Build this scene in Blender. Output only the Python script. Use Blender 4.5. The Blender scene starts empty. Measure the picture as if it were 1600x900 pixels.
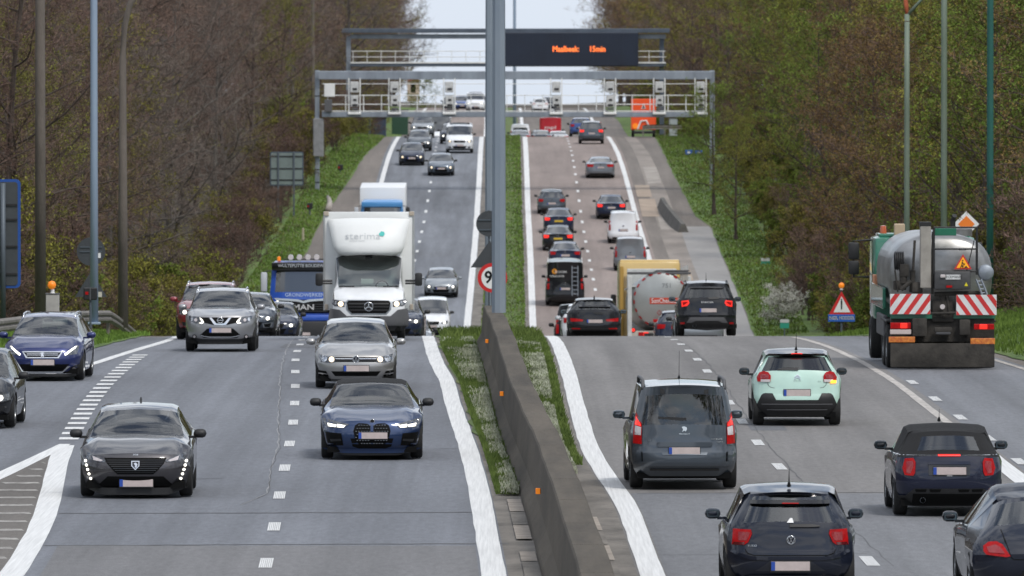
import bpy, bmesh, math, random
import numpy as np
from mathutils import Vector, Matrix, Euler
R = math.radians
FPX = 14300.0            # focal length measured in photo pixels (1600 wide)
sc = bpy.context.scene
col = sc.collection

# ------------------------------------------------------------------ camera
cam_d = bpy.data.cameras.new('camera')
cam = bpy.data.objects.new('camera', cam_d); col.objects.link(cam)
cam_d.sensor_width = 36.0
cam_d.lens = 36.0 * FPX / 1600.0
cam_d.clip_start = 1.0; cam_d.clip_end = 9000.0
cam.location = (0, 0, 7.0)
cam.rotation_euler = (R(90) - math.atan(346.0 / FPX), 0, 0)
cam_d.dof.use_dof = True
cam_d.dof.focus_distance = 156.0
cam_d.dof.aperture_fstop = 7.5
sc.camera = cam

# ------------------------------------------------------------------ sky and sun
SUN_EL, SUN_AZ = 52.0, 148.0     # azimuth clockwise from +Y (the view direction)
w = bpy.data.worlds.new('World'); sc.world = w; w.use_nodes = True
nt = w.node_tree; N = nt.nodes; Lk = nt.links; N.clear()
out = N.new('ShaderNodeOutputWorld'); bg = N.new('ShaderNodeBackground')
sky = N.new('ShaderNodeTexSky'); sky.sky_type = 'NISHITA'; sky.sun_disc = False
sky.sun_elevation = R(SUN_EL); sky.sun_rotation = R(SUN_AZ)
sky.air_density = 1.0; sky.dust_density = 1.0; sky.ozone_density = 1.0
tc = N.new('ShaderNodeTexCoord'); mp = N.new('ShaderNodeMapping'); mp.inputs['Scale'].default_value = (1.0, 1.0, 2.6)
nz = N.new('ShaderNodeTexNoise'); nz.inputs['Scale'].default_value = 4.2; nz.inputs['Detail'].default_value = 9; nz.inputs['Roughness'].default_value = .58
cr = N.new('ShaderNodeValToRGB'); cr.color_ramp.elements[0].position = .40; cr.color_ramp.elements[1].position = .53
cr.color_ramp.elements[0].color = (.12, .12, .12, 1); cr.color_ramp.elements[1].color = (.97, .97, .97, 1)
nz2 = N.new('ShaderNodeTexNoise'); nz2.inputs['Scale'].default_value = 5.0; nz2.inputs['Detail'].default_value = 8
cl = N.new('ShaderNodeValToRGB')
cl.color_ramp.elements[0].position = .32; cl.color_ramp.elements[0].color = (4.8, 5.3, 6.1, 1)
cl.color_ramp.elements[1].position = .66; cl.color_ramp.elements[1].color = (10.5, 10.8, 11.3, 1)
mx = N.new('ShaderNodeMix'); mx.data_type = 'RGBA'
Lk.new(tc.outputs['Generated'], mp.inputs['Vector']); Lk.new(mp.outputs[0], nz.inputs['Vector']); Lk.new(mp.outputs[0], nz2.inputs['Vector'])
Lk.new(nz.outputs[0], cr.inputs[0]); Lk.new(nz2.outputs[0], cl.inputs[0])
sx_ = N.new('ShaderNodeSeparateXYZ'); hr = N.new('ShaderNodeMapRange'); hr.inputs[1].default_value = .02; hr.inputs[2].default_value = .16; hr.inputs[3].default_value = .94; hr.inputs[4].default_value = 0
mxm = N.new('ShaderNodeMath'); mxm.operation = 'MAXIMUM'     # clouds close up towards the horizon
Lk.new(tc.outputs['Generated'], sx_.inputs[0]); Lk.new(sx_.outputs[2], hr.inputs[0]); Lk.new(hr.outputs[0], mxm.inputs[0]); Lk.new(cr.outputs[0], mxm.inputs[1])
Lk.new(mxm.outputs[0], mx.inputs[0]); Lk.new(sky.outputs[0], mx.inputs[6]); mh = N.new('ShaderNodeMix'); mh.data_type = 'RGBA'; mh.inputs[7].default_value = (5.2, 5.75, 6.6, 1)   # distant cloud seen through more air
Lk.new(hr.outputs[0], mh.inputs[0]); Lk.new(cl.outputs[0], mh.inputs[6]); Lk.new(mh.outputs[2], mx.inputs[7])
Lk.new(mx.outputs[2], bg.inputs[0]); bg.inputs[1].default_value = .10
Lk.new(bg.outputs[0], out.inputs[0])
sun_d = bpy.data.lights.new('sun', 'SUN'); sun_d.energy = 1.5; sun_d.angle = R(12); sun_d.color = (1, .96, .9)
sun = bpy.data.objects.new('sun', sun_d); col.objects.link(sun)
sv = Vector((math.sin(R(SUN_AZ)) * math.cos(R(SUN_EL)), math.cos(R(SUN_AZ)) * math.cos(R(SUN_EL)), math.sin(R(SUN_EL))))
sun.rotation_euler = (-sv).to_track_quat('-Z', 'Y').to_euler()
sc.view_settings.view_transform = 'Standard'; sc.view_settings.look = 'None'
sc.view_settings.exposure = 0.47; sc.view_settings.gamma = 1.0; sc.view_settings.use_curve_mapping = False
sc.cycles.max_bounces = 5; sc.cycles.diffuse_bounces = 3; sc.cycles.glossy_bounces = 3; sc.cycles.transparent_max_bounces = 10

# ------------------------------------------------------------------ helpers
rnd = random.Random(7)
def lerpk(keys, x):
    if x <= keys[0][0]: return keys[0][1]
    for (a, b), (c, d) in zip(keys, keys[1:]):
        if x <= c: return b + (d - b) * (x - a) / (c - a)
    return keys[-1][1]
class Curve:                       # monotone cubic through keys
    def __init__(s, keys):
        s.x = [k[0] for k in keys]; s.y = [k[1] for k in keys]; n = len(keys)
        dl = [(s.y[i+1]-s.y[i])/(s.x[i+1]-s.x[i]) for i in range(n-1)]
        m = [dl[0]] + [0]*(n-2) + [dl[-1]]
        for i in range(1, n-1):
            if dl[i-1]*dl[i] > 0: m[i] = 2*dl[i-1]*dl[i]/(dl[i-1]+dl[i])
        s.m = m
    def __call__(s, x):
        X, Y, M = s.x, s.y, s.m
        if x <= X[0]: return Y[0] + M[0]*(x-X[0])*.0
        if x >= X[-1]: return Y[-1]
        i = 0
        while X[i+1] < x: i += 1
        h = X[i+1]-X[i]; t = (x-X[i])/h
        return (2*t**3-3*t*t+1)*Y[i] + (t**3-2*t*t+t)*h*M[i] + (-2*t**3+3*t*t)*Y[i+1] + (t**3-t*t)*h*M[i+1]

class MB:
    def __init__(s): s.v = []; s.f = []
    def add(s, vs, fs):
        o = len(s.v); s.v += [tuple(p) for p in vs]; s.f += [tuple(i+o for i in f) for f in fs]; return s
    def box(s, c, d, rot=None, taper=1.0):
        x, y, z = d[0]/2, d[1]/2, d[2]/2
        vs = [Vector((sx*x*(taper if sz > 0 else 1), sy*y*(taper if sz > 0 else 1), sz*z)) for sz in (-1, 1) for sy in (-1, 1) for sx in (-1, 1)]
        if rot is not None:
            m = Euler(rot).to_matrix(); vs = [m @ p for p in vs]
        return s.add([p + Vector(c) for p in vs], [(0,2,3,1),(4,5,7,6),(0,1,5,4),(2,6,7,3),(0,4,6,2),(1,3,7,5)])
    def bbox(s, c, d, b=.02):       # box with chamfered edges
        x, y, z = d[0]/2, d[1]/2, d[2]/2; b = min(b, x*.9, y*.9, z*.9); vs = []; fs = []
        bm = bmesh.new(); bmesh.ops.create_cube(bm, size=1)
        bmesh.ops.scale(bm, vec=d, verts=bm.verts); bmesh.ops.bevel(bm, geom=bm.edges[:], offset=b, segments=2, affect='EDGES', profile=.5)
        bm.verts.index_update()
        vs = [p.co + Vector(c) for p in bm.verts]; fs = [[q.index for q in f.verts] for f in bm.faces]; bm.free()
        return s.add(vs, fs)
    def tube(s, pts, rad, n=8, cap=True):
        pts = [Vector(p) for p in pts]
        if not hasattr(rad, '__len__'): rad = [rad]*len(pts)
        vs = []; fs = []; m = len(pts)
        for i, p in enumerate(pts):
            d = (pts[min(i+1, m-1)] - pts[max(i-1, 0)]).normalized()
            a = d.cross(Vector((0, 0, 1)))
            if a.length < .05: a = d.cross(Vector((0, 1, 0)))
            a.normalize(); b = d.cross(a)
            for k in range(n):
                t = 2*math.pi*k/n; vs.append(p + (a*math.cos(t) + b*math.sin(t))*rad[i])
        for i in range(m-1):
            for k in range(n):
                fs.append((i*n+k, i*n+(k+1) % n, (i+1)*n+(k+1) % n, (i+1)*n+k))
        if cap: fs.append(tuple(range(n))[::-1]); fs.append(tuple((m-1)*n+k for k in range(n)))
        return s.add(vs, fs)
    def lathe(s, prof, n=24, axis='x', c=(0, 0, 0)):     # prof: (radius, along axis)
        vs = []; fs = []; m = len(prof)
        for k in range(n):
            t = 2*math.pi*k/n; ct, st = math.cos(t), math.sin(t)
            for r, h in prof:
                p = (h, r*ct, r*st) if axis == 'x' else ((r*ct, h, r*st) if axis == 'y' else (r*ct, r*st, h))
                vs.append((p[0]+c[0], p[1]+c[1], p[2]+c[2]))
        for k in range(n):
            for i in range(m-1):
                fs.append((k*m+i, k*m+i+1, ((k+1) % n)*m+i+1, ((k+1) % n)*m+i))
        return s.add(vs, fs)
    def prism(s, poly, y0, y1):                         # polygon in xz pulled along y
        n = len(poly); vs = [(x, y0, z) for x, z in poly] + [(x, y1, z) for x, z in poly]
        fs = [tuple(range(n)), tuple(range(2*n-1, n-1, -1))] + [(i, (i+1) % n, n+(i+1) % n, n+i) for i in range(n)]
        return s.add(vs, fs)
    def build(s, name, mat, parent=None, smooth=False, kind=None):
        me = bpy.data.meshes.new(name); me.from_pydata(s.v, [], s.f)
        bm = bmesh.new(); bm.from_mesh(me); bmesh.ops.recalc_face_normals(bm, faces=bm.faces); bm.to_mesh(me); bm.free()
        return link(name, me, mat, parent, smooth, kind)
def link(name, me, mat, parent=None, smooth=False, kind=None):
    if mat is not None and not me.materials: me.materials.append(mat)
    if smooth:
        me.polygons.foreach_set('use_smooth', [True]*len(me.polygons))
        if smooth is not True: me.set_sharp_from_angle(angle=R(smooth))
    o = bpy.data.objects.new(name, me); col.objects.link(o)
    if parent: o.parent = parent
    if kind: o['kind'] = kind
    return o
def thing(name, label, cat, loc=(0, 0, 0), rz=0, group=None, rx=0):
    o = bpy.data.objects.new(name, None); col.objects.link(o); o.location = loc; o.rotation_euler = (rx, 0, rz)
    o.empty_display_size = .2
    return tag(o, label, cat, group)
def tag(o, label, cat, group=None, kind=None):
    o['label'] = label; o['category'] = cat
    if group: o['group'] = group
    if kind: o['kind'] = kind
    return o
def copy_tree(o, parent=None):
    c = o.copy(); col.objects.link(c)
    if parent: c.parent = parent
    for ch in list(o.children): copy_tree(ch, c)
    return c
_tc = {}
def text_verts(s, size):
    k = s
    if k not in _tc:
        cu = bpy.data.curves.new('t', 'FONT'); cu.body = s; cu.align_x = 'CENTER'; cu.align_y = 'CENTER'; cu.resolution_u = 2
        ob = bpy.data.objects.new('t', cu); col.objects.link(ob)
        bpy.context.view_layer.update()
        me = bpy.data.meshes.new_from_object(ob.evaluated_get(bpy.context.evaluated_depsgraph_get()))
        _tc[k] = ([tuple(v.co) for v in me.vertices], [tuple(p.vertices) for p in me.polygons])
        bpy.data.objects.remove(ob); bpy.data.curves.remove(cu); bpy.data.meshes.remove(me)
    v, f = _tc[k]; return [(x*size, y*size) for x, y, z in v], f
def text_obj(s, size, mat, parent, loc, flip=1, sx=1.0, name='lettering', bold=0):
    v, f = text_verts(s, size); mb = MB()
    mb.add([(x*sx*flip+loc[0], loc[1], y+loc[2]) for x, y in v], f)
    if bold:
        for dx, dz in ((bold, 0), (-bold, 0), (0, bold), (0, -bold)): mb.add([(x*sx*flip+loc[0]+dx, loc[1]-.0004*(1+abs(dz)/bold), y+loc[2]+dz) for x, y in v], f)
    return mb.build(name, mat, parent)

# ------------------------------------------------------------------ materials
MATS = {}
def mat(name, c, rough=.6, metal=0., coat=0., var=0., scale=3., bump=0., bscale=40., emit=None, es=1., spec=.5, stretch=None, c2=None, rvar=0., hue=0., coord='Object'):
    if name in MATS: return MATS[name]
    m = bpy.data.materials.new(name); m.use_nodes = True; t = m.node_tree; b = t.nodes['Principled BSDF']
    c = tuple(c) if len(c) == 4 else tuple(c) + (1,)
    b.inputs['Base Color'].default_value = c; b.inputs['Roughness'].default_value = rough; b.inputs['Metallic'].default_value = metal
    b.inputs['Specular IOR Level'].default_value = spec
    if coat: b.inputs['Coat Weight'].default_value = coat; b.inputs['Coat Roughness'].default_value = .04
    if emit: b.inputs['Emission Color'].default_value = tuple(emit)+(1,); b.inputs['Emission Strength'].default_value = es
    if var or bump or c2:
        tcn = t.nodes.new('ShaderNodeTexCoord'); mpn = t.nodes.new('ShaderNodeMapping')
        t.links.new(tcn.outputs[coord], mpn.inputs[0])
        if stretch: mpn.inputs['Scale'].default_value = stretch
        if var or c2:
            n1 = t.nodes.new('ShaderNodeTexNoise'); n1.inputs['Scale'].default_value = scale; n1.inputs['Detail'].default_value = 8; n1.inputs['Roughness'].default_value = .62
            t.links.new(mpn.outputs[0], n1.inputs['Vector'])
            rp = t.nodes.new('ShaderNodeValToRGB'); rp.color_ramp.elements[0].position = .30; rp.color_ramp.elements[1].position = .70
            a = [x*(1-var) for x in c[:3]]; bb = list(c2) if c2 else [min(1, x*(1+var)) for x in c[:3]]
            rp.color_ramp.elements[0].color = a+[1]; rp.color_ramp.elements[1].color = bb+[1]
            t.links.new(n1.outputs[0], rp.inputs[0]); src = rp.outputs[0]
            if hue:
                oi = t.nodes.new('ShaderNodeObjectInfo'); hs = t.nodes.new('ShaderNodeHueSaturation')
                ma = t.nodes.new('ShaderNodeMapRange'); ma.inputs[3].default_value = 1-hue*3; ma.inputs[4].default_value = 1+hue*3
                mh = t.nodes.new('ShaderNodeMapRange'); mh.inputs[3].default_value = .5-hue*.12; mh.inputs[4].default_value = .5+hue*.12
                t.links.new(oi.outputs['Random'], ma.inputs[0]); t.links.new(oi.outputs['Random'], mh.inputs[0])
                t.links.new(ma.outputs[0], hs.inputs['Value']); t.links.new(mh.outputs[0], hs.inputs['Hue']); t.links.new(src, hs.inputs['Color']); src = hs.outputs[0]
            t.links.new(src, b.inputs['Base Color'])
            if rvar:
                mr = t.nodes.new('ShaderNodeMapRange'); mr.inputs[3].default_value = max(.02, rough-rvar); mr.inputs[4].default_value = rough+rvar
                t.links.new(n1.outputs[0], mr.inputs[0]); t.links.new(mr.outputs[0], b.inputs['Roughness'])
        if bump:
            n2 = t.nodes.new('ShaderNodeTexNoise'); n2.inputs['Scale'].default_value = bscale; n2.inputs['Detail'].default_value = 5
            t.links.new(mpn.outputs[0], n2.inputs['Vector'])
            bp = t.nodes.new('ShaderNodeBump'); bp.inputs['Strength'].default_value = bump; bp.inputs['Distance'].default_value = .03
            t.links.new(n2.outputs[0], bp.inputs['Height']); t.links.new(bp.outputs[0], b.inputs['Normal'])
    MATS[name] = m; return m
def asphalt(name, c, joints=None, lane=.10):
    """asphalt: aggregate grain, long streaks along the traffic, patches"""
    m = bpy.data.materials.new(name); m.use_nodes = True; t = m.node_tree; b = t.nodes['Principled BSDF']; nd = t.nodes; lk = t.links
    tcn = nd.new('ShaderNodeTexCoord')
    def noise(sc_, st, det=6, ro=.6):
        mpn = nd.new('ShaderNodeMapping'); mpn.inputs['Scale'].default_value = st; lk.new(tcn.outputs['Object'], mpn.inputs[0])
        n = nd.new('ShaderNodeTexNoise'); n.inputs['Scale'].default_value = sc_; n.inputs['Detail'].default_value = det; n.inputs['Roughness'].default_value = ro
        lk.new(mpn.outputs[0], n.inputs['Vector']); return n.outputs[0]
    def mul(a, bb, fac, lo, hi):
        mr = nd.new('ShaderNodeMapRange'); mr.inputs[1].default_value = .25; mr.inputs[2].default_value = .75; mr.inputs[3].default_value = lo; mr.inputs[4].default_value = hi; lk.new(bb, mr.inputs[0])
        mm = nd.new('ShaderNodeVectorMath'); mm.operation = 'SCALE'; lk.new(a, mm.inputs[0]); lk.new(mr.outputs[0], mm.inputs[3]); return mm.outputs[0]
    rgb = nd.new('ShaderNodeRGB'); rgb.outputs[0].default_value = tuple(c)+(1,)
    s = mul(rgb.outputs[0], noise(1.0, (1.1, .006, 1)), 1, 1-lane*2.6, 1+lane*1.9)     # wheel-path streaks
    s = mul(s, noise(1.0, (.22, .03, 1), 6, .65), 1, .76, 1.22)                      # broad patches
    s = mul(s, noise(9.0, (1, .18, 1), 6, .7), 1, .80, 1.20)                    # grain
    s = mul(s, noise(45.0, (1, .3, 1), 3, .7), 1, .74, 1.26)
    lk.new(s, b.inputs['Base Color']); b.inputs['Roughness'].default_value = .82; b.inputs['Specular IOR Level'].default_value = .35
    bp = nd.new('ShaderNodeBump'); bp.inputs['Strength'].default_value = .4; bp.inputs['Distance'].default_value = .01
    lk.new(noise(60.0, (1, 1, 1), 3), bp.inputs['Height']); lk.new(bp.outputs[0], b.inputs['Normal'])
    MATS[name] = m; return m
def glass_mat(name, tint, ior=1.75, opaque=False):
    m = bpy.data.materials.new(name); m.use_nodes = True; t = m.node_tree; nd = t.nodes; lk = t.links
    if opaque:
        b = nd['Principled BSDF']; b.inputs['Base Color'].default_value = (.012, .014, .016, 1); b.inputs['Roughness'].default_value = .04; b.inputs['IOR'].default_value = ior
        MATS[name] = m; return m
    o = nd['Material Output']; nd.remove(nd['Principled BSDF'])
    tr = nd.new('ShaderNodeBsdfTransparent'); tr.inputs[0].default_value = tuple(tint)+(1,)
    gl = nd.new('ShaderNodeBsdfGlossy'); gl.inputs['Roughness'].default_value = .02
    fr = nd.new('ShaderNodeFresnel'); fr.inputs[0].default_value = ior
    ms = nd.new('ShaderNodeMixShader'); lk.new(fr.outputs[0], ms.inputs[0]); lk.new(tr.outputs[0], ms.inputs[1]); lk.new(gl.outputs[0], ms.inputs[2]); lk.new(ms.outputs[0], o.inputs[0])
    MATS[name] = m; return m
def paint(name, c, metal=.35, rough=.38):
    dark = max(c) < .05
    return mat('paint_'+name, c, rough=rough, metal=0 if dark else metal, coat=.8 if dark else 1.0, spec=.15 if dark else .5, var=.07, scale=1.7)
BLK = mat('black_plastic', (.014, .014, .015), .55, var=.25, scale=6)
GLOSSBLK = mat('gloss_black', (.006, .006, .007), .18, coat=.5)
GRILLE = mat('grille_black', (.004, .004, .004), .6, spec=.12)
GREYPL = mat('grey_plastic', (.09, .09, .095), .6)
RUBBER = mat('tyre_rubber', (.014, .014, .014), .85, var=.3, scale=9)
RIM = mat('alloy_rim', (.32, .33, .34), .35, metal=.9)
CHROME = mat('chrome', (.72, .73, .75), .16, metal=1.)
REDL = mat('red_lamp', (.30, .003, .004), .3, spec=.25, emit=(.9, .01, .01), es=.05, var=.35, scale=18)
REDON = mat('red_lamp_lit', (.4, .005, .005), .2, emit=(1, .035, .02), es=.8)
ORON = mat('amber_lamp_lit', (.8, .2, .01), .3, emit=(1, .32, .03), es=2.2)
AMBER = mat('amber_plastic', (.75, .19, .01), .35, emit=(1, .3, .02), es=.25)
LAMPON = mat('headlamp_lit', (.9, .88, .8), .2, emit=(1, .95, .84), es=1.7)
LAMPWARM = mat('headlamp_warm', (.9, .8, .6), .2, emit=(1, .76, .48), es=1.2)
LAMPG = mat('lamp_housing', (.10, .105, .115), .12, metal=.55, coat=1., var=.6, scale=22)
CLEARL = mat('clear_lens', (.55, .5, .5), .15, coat=1.)
PLATE = mat('plate_face', (.52, .44, .42), .5, var=.10, scale=7)
PLBLUE = mat('plate_blue', (.02, .07, .36), .5)
WHITEP = mat('white_lettering', (.75, .75, .75), .5)
SEATM = mat('seat_cloth', (.02, .02, .022), .9)
GLASS = glass_mat('car_glass', (.68, .77, .75), 2.3)
GLASSD = glass_mat('car_glass_dark', (.40, .53, .51), 2.0)
GLASSF = glass_mat('car_glass_far', None, 2.2, True)
MIRG = mat('mirror_glass', (.10, .13, .15), .08, metal=.9)
FABRIC = mat('soft_top_cloth', (.010, .010, .011), .95, bump=.3, bscale=300)
STEEL = mat('galvanised_steel', (.28, .31, .35), .5, metal=.55, var=.22, scale=1.3, stretch=(1, 1, .3))
WHITEM = mat('white_metal', (.72, .72, .70), .5, var=.12, scale=1.5)
# ------------------------------------------------------------------ the lie of the land
ZK = Curve([(-900,0),(20,0),(60,0),(120,0),(165,0),(200,0),(215,-.044),(230,-.176),(245,-.395),(260,-.70),(275,-1.10),(290,-1.58),(305,-2.15),(320,-2.80),(350,-4.1),(380,-5.3),(410,-6.08),(440,-6.3),(470,-5.5),(500,-4.6),(530,-3.7),(560,-2.55),(590,-1.1),(620,.10),(650,.95),(680,1.40),(705,1.60),(740,.45),(790,.25),(840,.75),(900,1.65),(960,2.2),(1010,2.35),(1100,1.9),(1300,.6),(2600,-4)])
zr = ZK
def slope(d): return (zr(d+1.5)-zr(d-1.5))/3.0
def px(x, d): return (x-800.0)*d/FPX
def pz(y, d): return 7.0-(y-104.0)*d/FPX
LR = Curve([(40,.4),(90,.1),(126,-.255),(137,-.38),(151,-.55),(168,-.81),(189,-1.21),(202,-1.42),(219,-1.81),(245,-2.2),(275,-2.53),(320,-2.85),(380,-2.75),(450,-2.25),(590,-2.17),(705,-2.32),(880,-2.5),(1000,-3.0),(1300,-4)])
RL = Curve([(40,2.4),(126,1.93),(144,1.84),(158,1.58),(168,1.43),(185,1.35),(202,1.31),(275,1.115),(330,.95),(450,1.04),(525,1.05),(590,.99),(705,.99),(880,.95),(1000,.9),(1300,.5)])
LD = Curve([(40,-2.6),(100,-3.1),(138,-3.6),(146,-3.74),(155,-3.89),(166,-4.07),(176,-4.23),(187,-4.45),(197,-4.67),(207,-4.9),(216,-5.12),(228,-5.37),(238,-5.53),(258,-5.86),(320,-6.2),(380,-6.1),(450,-5.75),(514,-5.55),(597,-5.34),(700,-5.6),(880,-5.8),(1000,-6.3),(1300,-7.3)])
LL = Curve([(40,-6.0),(126,-6.9),(137,-7.12),(169,-8.26),(200,-8.95),(221,-9.15),(245,-9.4),(275,-9.75),(320,-9.95),(380,-9.8),(450,-9.1),(590,-8.58),(705,-8.7),(1000,-9.5),(1300,-10.5)])
LX = Curve([(140,-19),(160,-15.8),(180,-13.4),(201,-11.25),(220,-9.85),(248,-9.40),(262,-9.58)])
RD = Curve([(40,5.8),(128,5.07),(158,4.7),(169,4.58),(179,4.54),(210,4.5),(230,4.47),(275,4.45),(320,4.4),(450,4.35),(482,4.45),(590,4.25),(700,4.2),(880,4.3),(1000,4.4),(1300,4.2)])
RR = Curve([(40,8.8),(125,8.65),(156,8.62),(186,8.55),(202,8.50),(231,8.25),(275,7.95),(320,7.8),(450,7.8),(523,7.82),(590,7.59),(705,7.4),(870,7.9),(1000,8.0),(1300,8.0)])
RX = Curve([(40,17),(140,15.2),(180,13.3),(213,11.9),(221,11.64),(260,10.5),(300,9.6),(330,9.2)])
PL = Curve([(20,-22),(140,-21),(180,-15.6),(201,-13.2),(215,-11.9),(230,-11.0),(250,-10.7),(275,-11),(320,-11.5),(450,-12.3),(530,-12.0),(571,-11.7),(590,-11.1),(640,-10.4),(690,-9.85),(760,-10),(1000,-10.6),(1300,-11.5)])
PR = Curve([(20,20),(140,16.3),(180,14.3),(213,12.7),(230,12.1),(260,11.2),(300,10.3),(340,10.6),(400,11.6),(447,12),(553,12.2),(570,11.4),(634,10.8),(700,11),(1000,10.4),(1300,11)])
WL = Curve([(20,-26),(180,-17.5),(230,-14.6),(270,-14.0),(330,-14.5),(450,-14.0),(530,-13.4),(590,-12.8),(700,-11.8),(850,-12.2),(1000,-13.0),(1300,-13.5)])
WR = Curve([(20,24),(180,17.5),(230,15.2),(300,14),(447,13.9),(553,14.3),(634,13.4),(700,13.2),(850,12.2),(1000,11.3),(1300,12)])
BC = Curve([(40,1.5),(108,1.0),(142,.65),(173,.18),(200,-.12),(225,-.39),(246,-.6)])

def ysamp(d0, d1):
    out_ = [d0]; d = d0
    while d < d1-.5:
        d = min(d1, d + (2.5 if d < 330 else (4.0 if d < 760 else 12.0))); out_.append(d)
    return out_
def sheet(name, xa, xb, d0, d1, m, dz=0., n=1, prof=None, parent=None, kind='structure', jit=0.):
    mb = MB(); ys = ysamp(d0, d1); rr = random.Random(hash(name) % 999 if False else len(name)*13)
    for d in ys:
        a = xa(d) if callable(xa) else xa; b = xb(d) if callable(xb) else xb
        if jit: a += rr.uniform(-jit, jit); b += rr.uniform(-jit, jit)
        for k in range(n+1):
            u = k/n; mb.v.append((a+(b-a)*u, d, zr(d)+dz+(prof(u, d) if prof else 0)))
    for i in range(len(ys)-1):
        for k in range(n):
            o = i*(n+1)+k; mb.f.append((o, o+1, o+n+2, o+n+1))
    o = mb.build(name, m, parent, smooth=True, kind=(None if parent else kind))
    return o
# ---- ground: brown leaf litter, rising into wooded banks
LITTER = mat('leaf_litter', (.042, .032, .021), .95, c2=(.085, .064, .040), var=.35, scale=.35, bump=.8, bscale=5)
mb = MB(); ys = [-900, -500, -250, -120, -40, 0, 15]
while ys[-1] < 2600: ys.append(ys[-1] + (6 if ys[-1] < 760 else 25 if ys[-1] < 1300 else 150))
offs = [-700,-300,-150,-90,-60,-42,-30,-22,-16,-11,-7,-4,-2,-.6,0]
NX = 2*len(offs)+1
for d in ys:
    L_, R_ = WL(d), WR(d); row = []
    for o in offs:
        u = max(0, -o-.5); h = min(.17*u, 4.0+.05*u) if u < 120 else 10
        if d > 800: h *= max(.25, 1-(d-800)/500)
        row.append((L_+o, h*(1+.12*math.sin(d*.031+o*.2)) - .02))
    row = row + [((L_+R_)/2, -.14)] + [(R_-o, r[1]) for o, r in zip(offs[::-1], row[::-1])]
    for x, h in row:
        inner = L_-.3 < x < R_+.3
        mb.v.append((x, d, zr(d) + (-.14 if inner else h)))
for i in range(len(ys)-1):
    for k in range(NX-1): o = i*NX+k; mb.f.append((o, o+1, o+NX+1, o+NX))
mb.build('ground', LITTER, smooth=True, kind='structure')

A_L = asphalt('asphalt_left', (.155, .163, .182), lane=.13)
A_R = asphalt('asphalt_right', (.178, .170, .165), lane=.12)
A_P = asphalt('asphalt_pink', (.245, .200, .180), lane=.09)
A_LF = asphalt('asphalt_left_far', (.165, .175, .195), lane=.14)
A_E = asphalt('asphalt_entry', (.160, .165, .178))
A_SH = asphalt('asphalt_shoulder', (.170, .148, .130))
A_GORE = asphalt('asphalt_gore', (.128, .116, .104))
CONC = mat('concrete_slab', (.30, .27, .24), .9, var=.25, scale=.8, bump=.3, bscale=20)
CONC2 = mat('concrete_beige', (.34, .27, .21), .9, var=.2, scale=.8)
sheet('road_near_left', lambda d: LL(d)-.35, lambda d: LR(d)+.75, -400, 330, A_L, 0)
sheet('road_near_right', lambda d: RL(d)-.75, lambda d: RR(d)+.25, -400, 330, A_R, 0)
sheet('road_far_left', lambda d: LL(d)-.35, lambda d: LR(d)+.75, 330, 712, A_LF, 0)
sheet('road_far_right', lambda d: RL(d)-.75, lambda d: RR(d)+.35, 330, 712, A_P, 0)
sheet('road_beyond_left', lambda d: LL(d)-.35, lambda d: LR(d)+.75, 712, 1300, A_P, 0)
sheet('road_beyond_right', lambda d: RL(d)-.75, lambda d: RR(d)+.35, 712, 1300, A_SH, 0)
sheet('slip_road', lambda d: PL(d), lambda d: LL(d)-.35, -400, 262, A_L, -.002)
sheet('hard_shoulder_left', lambda d: PL(d), lambda d: LL(d)-.35, 262, 1300, A_SH, -.002, n=2)
sheet('entry_lane', lambda d: RR(d)+.25, lambda d: RX(d)+.25, -400, 325, A_E, -.002)
sheet('gravel_margin_right', lambda d: RX(d)+.25, lambda d: PR(d), -400, 325, A_SH, -.006)
sheet('hard_shoulder_right', lambda d: RR(d)+.35, lambda d: PR(d), 325, 1300, A_SH, -.002, n=2)
# patches of the old shoulder on the far slope
root = sheet('shoulder_strip', lambda d: lerpk([(440,9.2),(553,8.9),(600,8.75),(700,8.6)], d), lambda d: lerpk([(440,10.6),(553,10.2),(600,9.9),(700,9.4)], d), 470, 703, mat('old_concrete', (.235, .205, .18), .9, var=.28, scale=.5, stretch=(1, .3, 1)), .004)
for k, (a, b, d0, d1, m) in enumerate([(8.05,9.1,566,583,CONC2),(8.0,8.95,585,598,CONC2),(9.0,10.1,553,566,CONC),(9.3,9.9,498,510,CONC2),(8.9,9.8,600,622,CONC)]):
    sheet('repair_patch', a, b, d0, d1, m, .008, parent=root)
sheet('lay_by', lambda d: 10.2, lambda d: PR(d)-.15, 440, 556, mat('lay_by_concrete', (.27, .26, .25), .9, var=.16, scale=.4, stretch=(1, .3, 1)), .006)
# ---- verges
def grass(name, a, b):
    m = mat(name, a, .9, c2=b, var=.35, scale=1.6, bump=1.0, bscale=14, stretch=(1, .35, 1)); t = m.node_tree; bs = t.nodes['Principled BSDF']
    src = bs.inputs['Base Color'].links[0].from_socket; tc_ = t.nodes.new('ShaderNodeTexCoord'); mp_ = t.nodes.new('ShaderNodeMapping'); mp_.inputs['Scale'].default_value = (.5, .12, 1)
    n_ = t.nodes.new('ShaderNodeTexNoise'); n_.inputs['Scale'].default_value = 1.3; n_.inputs['Detail'].default_value = 7; n_.inputs['Roughness'].default_value = .7
    r_ = t.nodes.new('ShaderNodeMapRange'); r_.inputs[1].default_value = .52; r_.inputs[2].default_value = .72; mx_ = t.nodes.new('ShaderNodeMix'); mx_.data_type = 'RGBA'
    t.links.new(tc_.outputs['Object'], mp_.inputs[0]); t.links.new(mp_.outputs[0], n_.inputs['Vector']); t.links.new(n_.outputs[0], r_.inputs[0]); t.links.new(r_.outputs[0], mx_.inputs[0])
    t.links.new(src, mx_.inputs[6]); mx_.inputs[7].default_value = (.135, .135, .045, 1); t.links.new(mx_.outputs[2], bs.inputs['Base Color']); return m
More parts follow.
